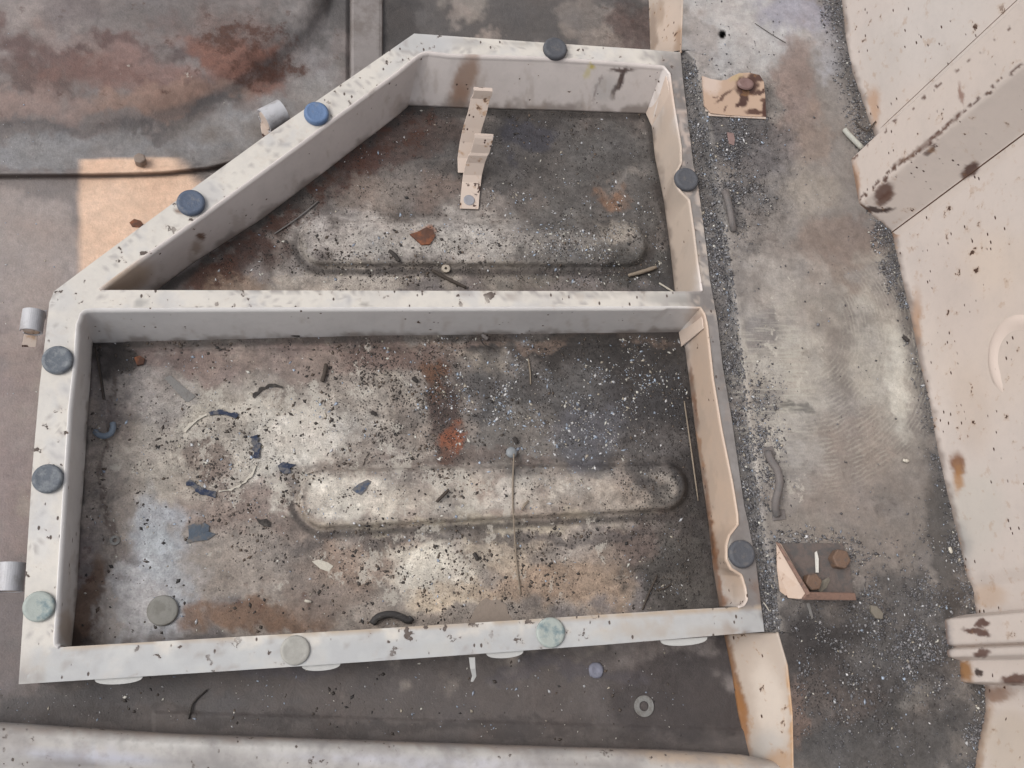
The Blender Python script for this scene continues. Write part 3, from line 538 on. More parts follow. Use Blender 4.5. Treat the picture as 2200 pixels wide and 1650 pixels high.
    # wear creeping in from the free edge of the divider flange
    ed = (1-sst(v-624, 2, 18*n_))*(u > 500)*(v > 615)*(v < 662); lay(ed*sst(n2_, .5, .6)*.85, (152, 146, 143))
    lay((1-right)*(1-bot)*sst(fbm(u, v, 60, 88), .52, .66)*.45, (190, 190, 192))
    return {'stain': c}
M_rim = mat_paint('rim enamel', (0, 0, 0), chip=(112, 100, 94), chips=.85, smudge=.42, rough=.45, smc=(168, 166, 166), usestain=True, rust=.15)
plate('rim', [loopsO, up, lo], .0022, M_rim, root, .0008, rimpaint)
def cutgrid(bm, step, axes=(0, 1)):
    vs = [v.co.copy() for v in bm.verts]
    for ax in axes:
        a_, b_ = min(v[ax] for v in vs), max(v[ax] for v in vs)
        for q in np.arange(a_+step*.6, b_, step):
            c_ = [0, 0, 0]; n_ = [0, 0, 0]; c_[ax] = q; n_[ax] = 1
            bmesh.ops.bisect_plane(bm, geom=bm.verts[:]+bm.edges[:]+bm.faces[:], plane_co=c_, plane_no=n_, dist=1e-7)
def stain_obj(o, base, blobs, warp=5, seed=5):
    me = o.data; co_ = np.empty(len(me.vertices)*3); me.vertices.foreach_get('co', co_); u, v = UV(co_.reshape(-1, 3))
    c_ = paint(u, v, base, blobs, warp=warp, seed=seed); at = me.color_attributes.new('stain', 'FLOAT_COLOR', 'POINT')
    at.data.foreach_set('color', np.concatenate([c_, np.ones((len(c_), 1))], 1).reshape(-1).astype(np.float32)); return o
def bendwall(name, top, bot, m, n=50, r=.004, zb=0.0, base=(222, 214, 208), blobs=(), parent=root):
    segs = top if isinstance(top[0], list) else [top]; sb = bot if isinstance(bot[0], list) else [bot]
    def cat(L):
        out = []
        for i, q_ in enumerate(L): r_ = resample(q_, n); out.append(r_ if i == 0 else r_[1:])
        return np.concatenate(out)
    T = cat(segs); Bt = cat(sb)
    T3 = P(T[:, 0], T[:, 1], HR-.0002); B3 = P(Bt[:, 0], Bt[:, 1], zb)
    d = B3-T3; d[:, 2] = 0
    tang = np.gradient(T3, axis=0); nn = np.stack([-tang[:, 1], tang[:, 0], 0*tang[:, 0]], 1); nn /= np.linalg.norm(nn, axis=1)[:, None]+1e-9
    nn *= SIDE[0]
    r = r*np.where(T[:, 0] > 1425, .4, 1.)[:, None]
    rows = [T3-nn*.0015]
    for a in np.linspace(0, 90, 6)[1:]:
        a = math.radians(a); rows.append(T3-nn*.0015+nn*(r*math.sin(a))-np.array([[0, 0, 1]])*(r*(1-math.cos(a))))
    q = rows[-1]
    for t in np.linspace(0, 1, 30)[1:]: rows.append(q*(1-t)+B3*t)
    G = np.stack(rows); u, v = UV(G)
    st = paint(u, v, base, blobs, warp=8, seed=61)
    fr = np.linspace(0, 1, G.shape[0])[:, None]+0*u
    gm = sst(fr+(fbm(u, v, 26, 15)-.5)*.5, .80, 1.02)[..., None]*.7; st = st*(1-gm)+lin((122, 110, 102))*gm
    gm = (sst(fbm(u*1., v*.3, 18, 16), .60, .72)*sst(fr, .2, .5))[..., None]*.30; st = st*(1-gm)+lin((160, 144, 130))*gm
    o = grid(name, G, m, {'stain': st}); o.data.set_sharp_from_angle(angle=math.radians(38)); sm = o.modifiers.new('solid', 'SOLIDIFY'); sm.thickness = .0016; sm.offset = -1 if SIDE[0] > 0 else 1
    return under(o, parent)
SIDE = [1]
M_fwall = mat_paint('tray wall enamel', (0, 0, 0), chip=(104, 84, 72), chips=.40, smudge=.22, rough=.38, rust=.2, usestain=True)
WB = (216, 209, 205)
SIDE[0] = -1
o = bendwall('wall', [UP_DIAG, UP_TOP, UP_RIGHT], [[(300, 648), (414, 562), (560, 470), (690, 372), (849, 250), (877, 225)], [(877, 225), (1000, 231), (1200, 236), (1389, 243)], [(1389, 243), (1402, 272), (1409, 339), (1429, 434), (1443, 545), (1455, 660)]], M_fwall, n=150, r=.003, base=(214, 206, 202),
         blobs=[(270, 600, 60, 26, -30, (176, 150, 122), .7), (432, 508, 9, 9, 0, (104, 74, 56), .95, .3), (420, 530, 10, 12, 0, (140, 118, 98), .6), (800, 190, 5, 20, 10, (160, 150, 140), .5),
                (1000, 170, 22, 60, 20, (152, 124, 106), .85), (985, 210, 20, 30, 10, (150, 120, 102), .7), (1332, 178, 7, 36, 25, (74, 58, 56), .95, .3), (1335, 150, 24, 4, 0, (78, 60, 56), .9, .4), (1285, 190, 3, 30, 20, (100, 70, 66), .9), (1272, 142, 8, 6, 20, (190, 172, 60), .8), (1262, 158, 6, 12, 30, (206, 194, 130), .6), (1300, 190, 22, 30, 20, (186, 182, 180), .7),
                (1438, 230, 12, 60, 10, (190, 166, 146), .7), (1450, 450, 50, 210, -6, (188, 172, 158), .95, .2)])
o['label'] = 'inner wall around the upper bay'
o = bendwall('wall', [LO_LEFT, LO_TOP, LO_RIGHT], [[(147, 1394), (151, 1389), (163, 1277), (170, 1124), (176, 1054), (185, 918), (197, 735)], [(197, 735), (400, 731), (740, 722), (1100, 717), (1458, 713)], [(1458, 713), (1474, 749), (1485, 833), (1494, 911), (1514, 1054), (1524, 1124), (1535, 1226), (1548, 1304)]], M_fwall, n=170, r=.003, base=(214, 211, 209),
         blobs=[(140, 1350, 14, 40, 0, (180, 164, 148), .7), (190, 700, 22, 30, 0, (196, 188, 184), .5), (1560, 950, 75, 360, -6, (190, 168, 150), .98, .2), (1490, 860, 6, 80, -7, (118, 80, 54), .9), (1502, 965, 5, 70, -7, (150, 104, 66), .8), (1521, 1090, 6, 80, -7, (120, 82, 54), .85), (1540, 1230, 9, 90, -6, (140, 92, 54), .9), (1545, 1292, 20, 14, 0, (140, 92, 56), .8), (1526, 1140, 4, 60, -7, (90, 64, 48), .7), (1500, 690, 14, 14, 0, (170, 150, 140), .6)])
o['label'] = 'inner wall around the lower bay, with the divider'
M_tab = mat_plain('dusty white enamel', (188, 188, 186), .5, .1, 80)
# outer wall under the bottom flange, and its scalloped tabs
def vwall(name, pts, z0, z1, m, th=.0018):
    P3 = P(*np.array(resample(pts, 40)).T, z1); G = np.stack([P3, P3-np.array([0, 0, (z1-z0)/2]), P3-np.array([0, 0, z1-z0])])
    u, v = UV(G); o = grid(name, G, m, {'stain': np.ones(u.shape+(3,))*lin((214, 209, 204))}); sm = o.modifiers.new('s', 'SOLIDIFY'); sm.thickness = th; sm.offset = 0
    return under(o, root)
vwall('wall', [(1640, 1353), (1579, 1359), (1300, 1382), (900, 1411), (500, 1438), (44, 1466)], 0, HR-.0022, M_fwall)
for cx, cy, w in ((255, 1459, 52), (690, 1430, 42), (1085, 1403, 40), (1470, 1376, 50)):
    pts = []
    for k in range(15):
        a = math.pi*k/14; pts.append(V(cx+w*math.cos(a), cy+15*math.sin(a)**.7-.066*w*math.cos(a)-4, HR-.004))
    plate('tab', [pts], .002, M_tab, root, .0006)
# folded end gussets where walls meet the platform side
def quadplate(name, uvz, m, parent=None, th=.0015, label=None):
    vs = [V(*p) for p in uvz]; bm = bmesh.new(); f = bm.faces.new([bm.verts.new(v) for v in vs]); bm.normal_update()
    o = bmobj(name, bm, m); sm = o.modifiers.new('s', 'SOLIDIFY'); sm.thickness = th; sm.offset = 0
    b = o.modifiers.new('b', 'BEVEL'); b.width = .0005; b.segments = 1
    if parent is not None: under(o, parent)
    if label: o['label'] = label
    return o
M_gus = mat_paint('gusset enamel', (204, 186, 172), chip=(84, 70, 64), chips=.5, smudge=.3, rough=.4)
M_gapb = mat_plain('dark wall seam', (70, 60, 54), .9)  # dark brown joint line on the slanted tray wall
quadplate('gusset', [(1508, 672, HR-.004), (1512, 706, HR-.004), (1464, 745, .001), (1458, 715, .001)], M_gus, root)
quadplate('gusset', [(1430, 155, HR-.004), (1441, 210, HR-.004), (1401, 271, .001), (1388, 243, .001)], M_gus, root)

quadplate('seam', [(847, 166, HR-.006), (850, 166, HR-.006), (845, 252, .001), (842, 252, .001)], M_gapb, root, .0012)
# round rubber buffers
def lathe(prof, n=32, c=(0, 0, 0), sy=1.0):
    bm = bmesh.new(); rings = []
    for r, z in prof:
        if r == 0: rings.append([bm.verts.new((c[0], c[1], c[2]+z))])
        else: rings.append([bm.verts.new((c[0]+r*math.cos(2*math.pi*k/n), c[1]+r*math.sin(2*math.pi*k/n)*sy, c[2]+z)) for k in range(n)])
    for a, b in zip(rings, rings[1:]):
        for k in range(n):
            j = (k+1) % n
            q = [a[k % len(a)], a[j % len(a)], b[j % len(b)], b[k % len(b)]]
            q = [x for i, x in enumerate(q) if x not in q[:i]]
            if len(q) > 2: bm.faces.new(q)
    return bm
def bufferprof(r, h): return [(r*.96, 0), (r, h*.18), (r, h*.55), (r*.965, h*.78), (r*.88, h*.93), (r*.76, h*.985), (r*.70, h*.95), (r*.5, h*.93), (0, h*.94)]
RUB = {'blue': mat_plain('blue rubber', (98, 122, 158), .55, .12, 260, dirt=.25, dirtc=(120, 130, 146)),
       'slate': mat_plain('slate rubber', (84, 95, 114), .6, .15, 260, dirt=.35, dirtc=(112, 116, 124)),
       'grey': mat_plain('grey rubber', (98, 104, 112), .65, .15, 260, dirt=.5, dirtc=(130, 134, 138)),
       'dark': mat_plain('dark grey rubber', (84, 86, 92), .7, .15, 260, dirt=.3, dirtc=(104, 102, 102)),
       'teal': mat_plain('faded teal rubber', (118, 136, 140), .6, .15, 120, dirt=.75, dirtc=(172, 178, 172)),
       'film': mat_plain('dust covered rubber', (160, 158, 152), .5, .1, 90, dirt=.5, dirtc=(176, 174, 168))}
for u, v, rp, mk, hh, lab in [(1193, 104, 25, 'dark', .008, 'dark grey buffer on the top edge of the rim'), (680, 243, 27, 'blue', .008, 'bright blue buffer on the slanted rim'), (410, 435, 31, 'slate', .007, 'slate blue buffer on the slanted rim'),
      (1475, 385, 25, 'dark', .007, None), (123, 773, 34, 'grey', .006, None), (102, 1028, 34, 'grey', .006, None), (83, 1303, 35, 'teal', .005, 'faded teal buffer with pale film near the bottom left corner'),
      (634, 1397, 32, 'film', .003, 'buffer coated with the pale dust of the rim'), (1183, 1359, 31, 'teal', .004, None), (1594, 1190, 28, 'dark', .007, None)]:
    w = V(u, v, HR+hh*.6); r = rp*mm(u, v, HR)
    under(tag(bmobj('rubber_buffer', lathe(bufferprof(r, hh), 36, (w.x, w.y, HR+.0001)), RUB[mk], smooth=True), lab), root)

# hinge barrels on the outside of the frame
M_galv = mat_plain('dull zinc', (186, 186, 190), .42, .10, 90, metal=.0, dirt=.35, dirtc=(150, 146, 146))
def barrel(u, v, ang, lenp, dp, z):
    w = V(u, v, z); s_ = mm(u, v, z); r = dp/2*s_; Lh = lenp/2*s_
    ax = Vector((math.cos(math.radians(ang)), math.sin(math.radians(ang)), 0)); up_ = Vector((0, 0, 1)); side = ax.cross(up_)
    for nm, r0, r1, a0, a1, m in (('hinge_barrel', r, r-.0018, -150, 170, M_galv),):
        bm = bmesh.new(); ring = []
        for k in range(33):
            a = math.radians(a0+(a1-a0)*k/32)
            row = []
            for rad, l in ((r0, -Lh), (r0, Lh), (r1, Lh), (r1, -Lh)):
                row.append(bm.verts.new(w+ax*l+(side*math.cos(a)+up_*math.sin(a))*rad))
            ring.append(row)
        for p, q in zip(ring, ring[1:]):
            for i in range(4): bm.faces.new((p[i], p[(i+1) % 4], q[(i+1) % 4], q[i]))
        bm.faces.new(ring[0]); bm.faces.new(ring[-1][::-1])
        h = under(bmobj(nm, bm, m, smooth=False, bevel=.0004), root)
        for p_ in h.data.polygons: p_.use_smooth = False
    # inner pin
    bm = bmesh.new(); bmesh.ops.create_cone(bm, cap_ends=True, segments=24, radius1=r*.72, radius2=r*.72, depth=Lh*1.94)
    bmesh.ops.transform(bm, matrix=Matrix.Translation(w) @ ax.to_track_quat('Z', 'Y').to_matrix().to_4x4(), verts=bm.verts)
    under(bmobj('hinge_pin', bm, M_creamworn, smooth=False, bevel=.0006), root)
    # leaf back to the frame wall
barrel(588, 250, 33, 50, 56, HR-.018)
barrel(70, 691, 86, 52, 50, HR-.020)
barrel(22, 1240, 88, 66, 62, HR-.020)
def ribbon(name, pts, wpx, m, parent=None, th=.0015, wdir=(1, 0, 0), smooth=True, bevel=.0003):
    """strap: pts (u, v, z) centre line, width in px along wdir (world)"""
    C = [V(*p) for p in pts]; wd = Vector(wdir).normalized()
    ws = wpx if isinstance(wpx, (list, tuple)) else [wpx]*len(pts)
    bm = bmesh.new(); prev = None
    for i, c in enumerate(C):
        t = (C[min(i+1, len(C)-1)]-C[max(i-1, 0)]).normalized(); nrm = t.cross(wd).normalized()
        hw = ws[i]/2*mm(pts[i][0], pts[i][1], pts[i][2])
        q = [bm.verts.new(c+wd*hw+nrm*th/2), bm.verts.new(c-wd*hw+nrm*th/2), bm.verts.new(c-wd*hw-nrm*th/2), bm.verts.new(c+wd*hw-nrm*th/2)]
        if prev:
            for k in range(4): bm.faces.new((prev[k], prev[(k+1) % 4], q[(k+1) % 4], q[k]))
        else: bm.faces.new(q[::-1])
        prev = q
    bm.faces.new(prev)
    o = bmobj(name, bm, m, None, bevel=bevel)
    if parent is not None: under(o, parent)
    return o
ribbon('hinge_leaf', [(575, 290, .030), (570, 262, .034), (578, 238, .040)], 26, M_creamworn, root, wdir=(.8, .55, 0))
ribbon('hinge_leaf', [(62, 745, .016), (66, 722, .024), (72, 704, .030)], 30, M_creamworn, root, wdir=(1, 0, 0))
ribbon('hinge_leaf', [(100, 676, .034), (92, 676, .036), (82, 676, .040)], 22, M_galv, root, wdir=(0, 1, 0))
ribbon('hook', [(1014, 1412, .05), (1016, 1436, .047), (1019, 1452, .040), (1014, 1464, .036)], [13, 11, 9, 5], M_tab, root, wdir=(1, 0, 0))

# ------------------------------------------------------------------ side wall with posts
SIDEP = [(u, v) for v, u in WALLB]
wb = resample(SIDEP, 600); W0 = P(wb[:, 0], wb[:, 1], HP-.003)
hgt = np.r_[np.arange(0, .14, .004), .15, .17, .2, .25, .3, .36, .44, .55]
G = W0[None]+np.stack([0*hgt, 0*hgt, hgt], 1)[:, None, :]
# gentle lean outwards and a rolled foot
nrm = np.gradient(W0, axis=0); nrm = np.stack([-nrm[:, 1], nrm[:, 0], 0*nrm[:, 0]], 1); nrm /= np.linalg.norm(nrm, axis=1)[:, None]
if nrm[:, 0].mean() < 0: nrm = -nrm
foot = .003*np.exp(-hgt/.006)
G = G-nrm[None]*foot[:, None, None]
uw, vw = UV(G)
hcol = (hgt[:, None]+0*wb[None, :, 0])
wst = paint(uw, vw, (211, 200, 193), [(2020, 60, 160, 90, -40, (210, 204, 200), .6), (2120, 700, 120, 200, 0, (212, 196, 184), .6), (2100, 1100, 60, 90, 0, (204, 198, 190), .7), (2060, 1180, 30, 60, 0, (150, 150, 150), .6), (2060, 1000, 14, 26, 0, (128, 84, 52), .9), (2060, 1030, 10, 30, 0, (176, 130, 84), .8),
        (1965, 720, 12, 90, 6, (176, 140, 112), .8), (1880, 230, 12, 40, 0, (190, 150, 118), .7), (1918, 500, 14, 14, 0, (176, 124, 76), .8), (2108, 1600, 13, 90, 12, (140, 104, 70), .8), (2135, 1490, 40, 16, 0, (130, 98, 78), .8), (2170, 1600, 60, 80, 0, (206, 192, 178), .8), (2040, 640, 60, 120, -20, (202, 190, 184), .5), (2150, 560, 70, 60, 0, (216, 200, 186), .5), (2090, 880, 40, 90, -10, (200, 184, 172), .5), (1905, 120, 40, 90, -10, (204, 196, 190), .6), (2120, 1280, 40, 24, 0, (196, 172, 152), .7)], warp=14, seed=77)
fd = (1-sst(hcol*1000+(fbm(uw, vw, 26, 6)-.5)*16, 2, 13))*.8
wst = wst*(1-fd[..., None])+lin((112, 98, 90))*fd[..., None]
sw = empty('side_wall', V(1950, 620, HP), 'cream painted body side wall with dark chips, standing along the right edge', 'wall')
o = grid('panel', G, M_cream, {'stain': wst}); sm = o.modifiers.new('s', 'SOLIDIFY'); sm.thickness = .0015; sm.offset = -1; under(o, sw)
def post(name, pxs, z0, z1, m, parent, closed=False, r=.003, blobs=(), base=(212, 200, 192), label=None):
    pts = [V(u, v, z0) for u, v in pxs]; ring = []
    n = len(pts)
    for i, p in enumerate(pts):
        if 0 < i < n-1:
            a = (pts[i-1]-p).normalized(); b = (pts[i+1]-p).normalized()
            for t in (0, .25, .5, .75, 1):
                ring.append((p+a*r)*(1-t)**2+p*2*t*(1-t)+(p+b*r)*t*t)
        else: ring.append(p)
    A = np.array([[*q] for q in ring]); A = np.concatenate([np.linspace(A[i], A[i+1], 22)[:-1] if np.linalg.norm(A[i+1]-A[i]) > .004 else A[i:i+1] for i in range(len(A)-1)]+[A[-1:]])
    hs = np.linspace(0, 1, 230)**1.2*(z1-z0)
    G = A[None]+np.stack([0*hs, 0*hs, hs], 1)[:, None, :]
    u, v = UV(G); st = paint(u, v, base, blobs, warp=8, seed=88)
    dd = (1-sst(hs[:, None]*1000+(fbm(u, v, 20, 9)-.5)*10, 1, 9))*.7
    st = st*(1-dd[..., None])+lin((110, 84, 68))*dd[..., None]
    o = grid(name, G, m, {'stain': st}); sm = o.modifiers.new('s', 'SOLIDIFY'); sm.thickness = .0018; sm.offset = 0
    under(o, parent)
    if label: o['label'] = label
    return o
M_post = mat_paint('post enamel', (0, 0, 0), chip=(88, 62, 52), chips=.62, smudge=.16, rough=.45, rust=.4, usestain=True)
post('post', [(1906, 372), (1890, 290), (1829, 343), (1846, 438), (1916, 497), (1940, 560)], HP-.001, .52, M_post, sw,
     blobs=[(1838, 400, 10, 50, 0, (176, 130, 90), .7), (1900, 410, 26, 12, -35, (92, 62, 52), .9, .3), (2085, 365, 22, 14, -40, (84, 58, 50), .95, .3), *[(1850+k*13.0+rng.uniform(-5, 5), 428-k*11.0+rng.uniform(-3, 3), rng.uniform(4, 13), rng.uniform(1.5, 4.5), -41, (86, 60, 50), .95, .3) for k in range(27)], *[(1840+k*15.0+rng.uniform(-5, 5), 334-k*12.6+rng.uniform(-2, 5), rng.uniform(3, 7), rng.uniform(1, 2.5), -41, (96, 70, 60), .9, .3) for k in range(0, 24, 2)], (1880, 450, 40, 7, 2, (58, 40, 36), .95, .3), (1900, 425, 22, 10, -30, (96, 66, 54), .9, .4), (1960, 330, 40, 5, -40, (104, 76, 60), .8), (2020, 285, 60, 5, -42, (96, 66, 54), .8), (2065, 205, 5, 22, -8, (140, 104, 90), .8), (2000, 320, 14, 6, -40, (84, 58, 50), .9, .3)], label='tall hat section post rising to the top right corner')
post('post', [(2120, 1318), (2072, 1322), (2030, 1332), (2034, 1384), (2052, 1390), (2034, 1398), (2036, 1410), (2062, 1418), (2064, 1464), (2130, 1472)], HP-.001, .52, M_post, sw, r=.0022,
     blobs=[(2020, 1380, 24, 60, 0, (104, 104, 110), .8), (2100, 1356, 30, 8, 8, (92, 62, 52), .95, .3), (2110, 1340, 14, 8, 0, (92, 62, 52), .95, .3), (2075, 1440, 18, 22, 0, (150, 104, 52), .9), (2105, 1445, 7, 8, 0, (60, 44, 40), .95, .3), (2180, 1460, 30, 12, 0, (96, 68, 58), .95, .3), (2110, 1400, 20, 8, 0, (92, 62, 52), .9, .3)], label='ribbed post near the bottom right corner')
def vbar(u, v, z0, z1, wd, dp, m):
    a_ = V(u, v, z0); bm = bmesh.new(); bmesh.ops.create_cube(bm, size=1)
    bmesh.ops.transform(bm, matrix=Matrix.Translation((a_.x, a_.y, (z0+z1)/2)) @ Matrix.Rotation(math.radians(72), 4, 'Z') @ Matrix.Diagonal((wd, dp, z1-z0, 1)), verts=bm.verts)
    return under(bmobj('seam', bm, m), sw)
M_gap2 = mat_plain('rusty seam gap', (92, 68, 54), .9)
vbar(1917, 500, HP-.001, .5, .0016, .0030, M_gap2)
vbar(1881, 287, HP-.001, .5, .0012, .0024, M_gap2)
# pressed seam ledge and round boss on the wall
def wallpt(u, v):                                # where the sight line meets the wall at that spot (near plane through base line)
    best = None
    for i in range(len(W0)-1):
        a, b = W0[i], W0[i+1]; n2 = np.array([-(b-a)[1], (b-a)[0]])
        d = P(u, v, 0)-np.array([0, 0, CAMZ]); t = (a[:2]@n2)/(d[:2]@n2)
        q = np.array([0, 0, CAMZ])+d*t; s_ = (q[:2]-a[:2])@(b-a)[:2]/((b-a)[:2]@(b-a)[:2])
        if -1e-6 <= s_ <= 1+1e-6 and q[2] >= HP-.01: best = (q, b-a)
    return best
q, tdir = wallpt(2195, 775)
tdir = Vector(tdir).normalized(); q = Vector(q); nor = Vector((0, 0, 1)).cross(tdir).normalized()
if nor.x > 0: nor = -nor
q += tdir*0
bm = bmesh.new(); ring = []
for k in range(48):
    a = 2*math.pi*k/48; rad = tdir*math.cos(a)+Vector((0, 0, 1))*math.sin(a); row = []
    for rr_, dz in ((.052, -.001), (.047, .0022), (.042, .0034), (.036, .0026), (.030, .0006), (.018, .0004)):
        row.append(bm.verts.new(q+rad*rr_+nor*dz))
    ring.append(row)
for k in range(48):
    a_, b_ = ring[k], ring[(k+1) % 48]
    for i in range(5): bm.faces.new((a_[i], b_[i], b_[i+1], a_[i+1]))
bm.faces.new([r_[-1] for r_ in ring])
M_boss = mat_paint('boss enamel', (222, 206, 196), chip=(92, 62, 52), chips=.3, smudge=.05, rough=.36, rust=.3)
under(bmobj('boss', bm, M_boss, smooth=True), sw)
SE = [wallpt(x, y) for x, y in ((2112, 1262), (2130, 1258), (2160, 1254), (2199, 1250))]
SE = [s_ for s_ in SE if s_]
if len(SE) > 1:
    bm = bmesh.new(); prev = None
    for q_, t_ in SE:
        q_ = Vector(q_); t_ = Vector(t_).normalized(); n_ = Vector((0, 0, 1)).cross(t_)
        if n_.x > 0: n_ = -n_
        row = [bm.verts.new(q_+t_*a_+n_*b_) for a_, b_ in ((-.0012, -.001), (-.0012, .0012), (.0012, .0012), (.0012, -.001))]
        if prev:
            for i in range(4): bm.faces.new((prev[i], prev[(i+1) % 4], row[(i+1) % 4], row[i]))
        prev = row
    under(bmobj('seam', bm, mat_plain('dark rusty seam', (98, 74, 58), .8), bevel=0), sw)

# ------------------------------------------------------------------ bottom sill rail
M_sill = mat_paint('worn sill', (222, 220, 220), chip=(120, 110, 104), chips=.8, smudge=1.0, rough=.42, rust=.1, smc=(138, 134, 133), usestain=True)
edge = [(-500, 1534), (0, 1553), (203, 1566), (373, 1577), (740, 1590), (1103, 1602), (1460, 1613), (1600, 1622), (1690, 1640), (1760, 1668)]
E = resample(edge, 200); E3 = P(E[:, 0], E[:, 1], .040)
prof = [(.010, .0), (.004, .012), (.0, .028), (.001, .036), (.004, .042), (.009, .046), (.016, .0478), (.024, .0476), (.031, .045), (.036, .0415), (.040, .0405), (.047, .0415), (.08, .0415), (.13, .040), (.2, .03), (.22, .0)]
G = np.stack([E3*np.array([1, 1, 0])+np.array([0, -a, b]) for a, b in prof])
# gentle dents
u, v = UV(G); G[..., 2] += .0016*(fbm(u, v, 120, 19)-.5)*(np.array(prof)[:, 1] > .03)[:, None]
sst_ = paint(u, v, (184, 180, 176), [(500, 1605, 500, 8, 2, (214, 212, 208), .6), (800, 1588, 900, 10, 2, (156, 140, 130), .8), (200, 1625, 160, 14, 3, (182, 184, 198), .7), (160, 1640, 60, 10, 0, (112, 108, 112), .8), (420, 1630, 90, 12, 0, (150, 146, 144), .8), (1240, 1640, 120, 8, 2, (140, 134, 130), .7), (30, 1600, 60, 20, 0, (160, 154, 150), .7), (800, 1620, 80, 10, 0, (156, 150, 148), .6), (900, 1640, 300, 12, 2, (196, 196, 206), .6), (1500, 1630, 160, 12, 4, (176, 150, 124), .6), (60, 1645, 160, 14, 0, (170, 166, 164), .6)], warp=12, seed=41)
o = grid('sill_rail', G, M_sill, {'stain': sst_}); sm = o.modifiers.new('s', 'SOLIDIFY'); sm.thickness = .002
tag(o, 'pale rounded sill rail running along the bottom edge', 'rail')

# raised strip on the floor at the top
M_strip = mat_plain('dusty grey strip', (136, 130, 128), .65, .22, 60, dirt=.5, dirtc=(112, 104, 100))
bm = bmesh.new()
sec = []
for v_ in (-900, -300, 0, 90, 190, 230):
    sec.append([V(752, v_, .0005), V(755, v_, .008), V(760, v_, .0092), V(814, v_, .0092), V(820, v_, .008), V(823, v_, .0005)])
rows = [[bm.verts.new(p) for p in r_] for r_ in sec]
for a_, b_ in zip(rows, rows[1:]):
    for i in range(5): bm.faces.new((a_[i], a_[i+1], b_[i+1], b_[i]))
bm.faces.new(rows[0]); bm.faces.new(rows[-1][::-1])
tag(bmobj('floor_strip', bm, M_strip), 'grey raised floor strip running up from the slanted rim to the top edge', 'floor strip')

# ------------------------------------------------------------------ spring clip in the upper bay
clip = empty('spring_clip', V(1010, 420, 0), 'cream spring steel clip with two curled arms standing in the upper bay', 'clip')
ribbon('front_arm', [(1008, 449, .0025), (1010, 420, .003), (1013, 392, .004), (1015, 376, .008), (1021, 350, .020), (1027, 334, .030), (1031, 328, .032), (1036, 310, .042), (1039, 297, .048), (1040, 291, .050), (1040, 288, .0475)], 40, M_creamworn, clip)
ribbon('rear_arm', [(1004, 372, .004), (1003, 340, .006), (1008, 306, .016), (1015, 275, .028), (1026, 240, .043), (1032, 212, .054), (1037, 203, .060), (1038, 195, .065), (1038, 189, .064), (1038, 190, .060)], 40, M_creamworn, clip)
w = V(1008, 430, .0035)
under(bmobj('spot_weld', lathe([(.007, 0), (.0065, .0008), (.005, .0006), (0, .0004)], 20, w), mat_plain('bare steel', (150, 150, 156), .45, .1), smooth=True), clip)

# ------------------------------------------------------------------ brackets on the platform
br = empty('bracket', V(1575, 245, HP), 'chipped cream angle bracket with a domed rivet, upper end of the platform', 'bracket', 'brackets bolted to the platform')
def zz(u, v): return HP+.003+.018*max(0, min(1, (250-v)/92))
pts = [(1509, 163), (1526, 169), (1549, 173), (1562, 171), (1572, 164), (1588, 157), (1610, 156), (1632, 161), (1641, 175), (1644, 205), (1646, 251), (1610, 250), (1560, 247), (1527, 243), (1514, 228)]
bm = bmesh.new(); f = bm.faces.new([bm.verts.new(V(a_, b_, zz(a_, b_))) for a_, b_ in pts])
r_ = bmesh.ops.extrude_face_region(bm, geom=[f]); bmesh.ops.translate(bm, vec=(0.0, 0.001, -.0025), verts=[x for x in r_['geom'] if isinstance(x, bmesh.types.BMVert)])
cutgrid(bm, .0014)
M_tan = mat_paint('tan bracket enamel', (188, 166, 150), chip=(88, 60, 50), chips=1.0, smudge=.1, rough=.45, rust=.2)
M_brownlip = mat_plain('rust brown edge', (128, 102, 90), .7, .3, 260, dirt=.3, dirtc=(96, 80, 74))
M_brk = mat_paint('bracket enamel', (0, 0, 0), chip=(92, 64, 54), chips=.5, smudge=.05, rough=.42, rust=.5, usestain=True)
BB = [(1603, 182, 25, 20, 0, (74, 50, 44), .98, .2), (1625, 165, 20, 9, 0, (80, 56, 50), .95, .25), (1596, 212, 9, 18, 10, (76, 52, 46), .98, .2), (1588, 223, 10, 5, 0, (76, 52, 46), .98, .2), (1556, 203, 26, 4, -38, (92, 66, 56), .9, .3), (1632, 197, 16, 4, -12, (80, 56, 50), .95, .3), (1643, 232, 8, 22, 0, (78, 52, 46), .98, .25), (1622, 240, 22, 5, 0, (84, 58, 50), .95, .3), (1560, 232, 6, 3, -60, (92, 66, 56), .9, .3), (1640, 212, 8, 5, 0, (92, 66, 56), .9, .3), (1535, 205, 5, 2, -50, (92, 66, 56), .9, .3), (1580, 165, 14, 5, -30, (190, 170, 130), .7), (1525, 180, 20, 20, 0, (216, 200, 190), .7)]
under(stain_obj(bmobj('plate', bm, M_brk), (192, 166, 146), BB), br)
c3 = V(1602, 180, zz(0, 180)+.001); r = 17*mm(1602, 180, HP)
under(bmobj('rivet', lathe([(r, -.001), (r*.95, .0012), (r*.75, .002), (r*.5, .0014), (r*.2, .0008), (0, .0004)], 28, c3, .75), mat_plain('brown rivet', (128, 104, 100), .5, .15), smooth=True), br)
quadplate('flange', [(1512, 170, HP+.018), (1522, 240, HP+.004), (1516, 240, HP), (1508, 178, HP)], M_creamworn, br)
quadplate('foot', [(1520, 200, HP+.0015), (1640, 205, HP+.0015), (1646, 256, HP+.0015), (1522, 249, HP+.0015)], M_creamworn, br)

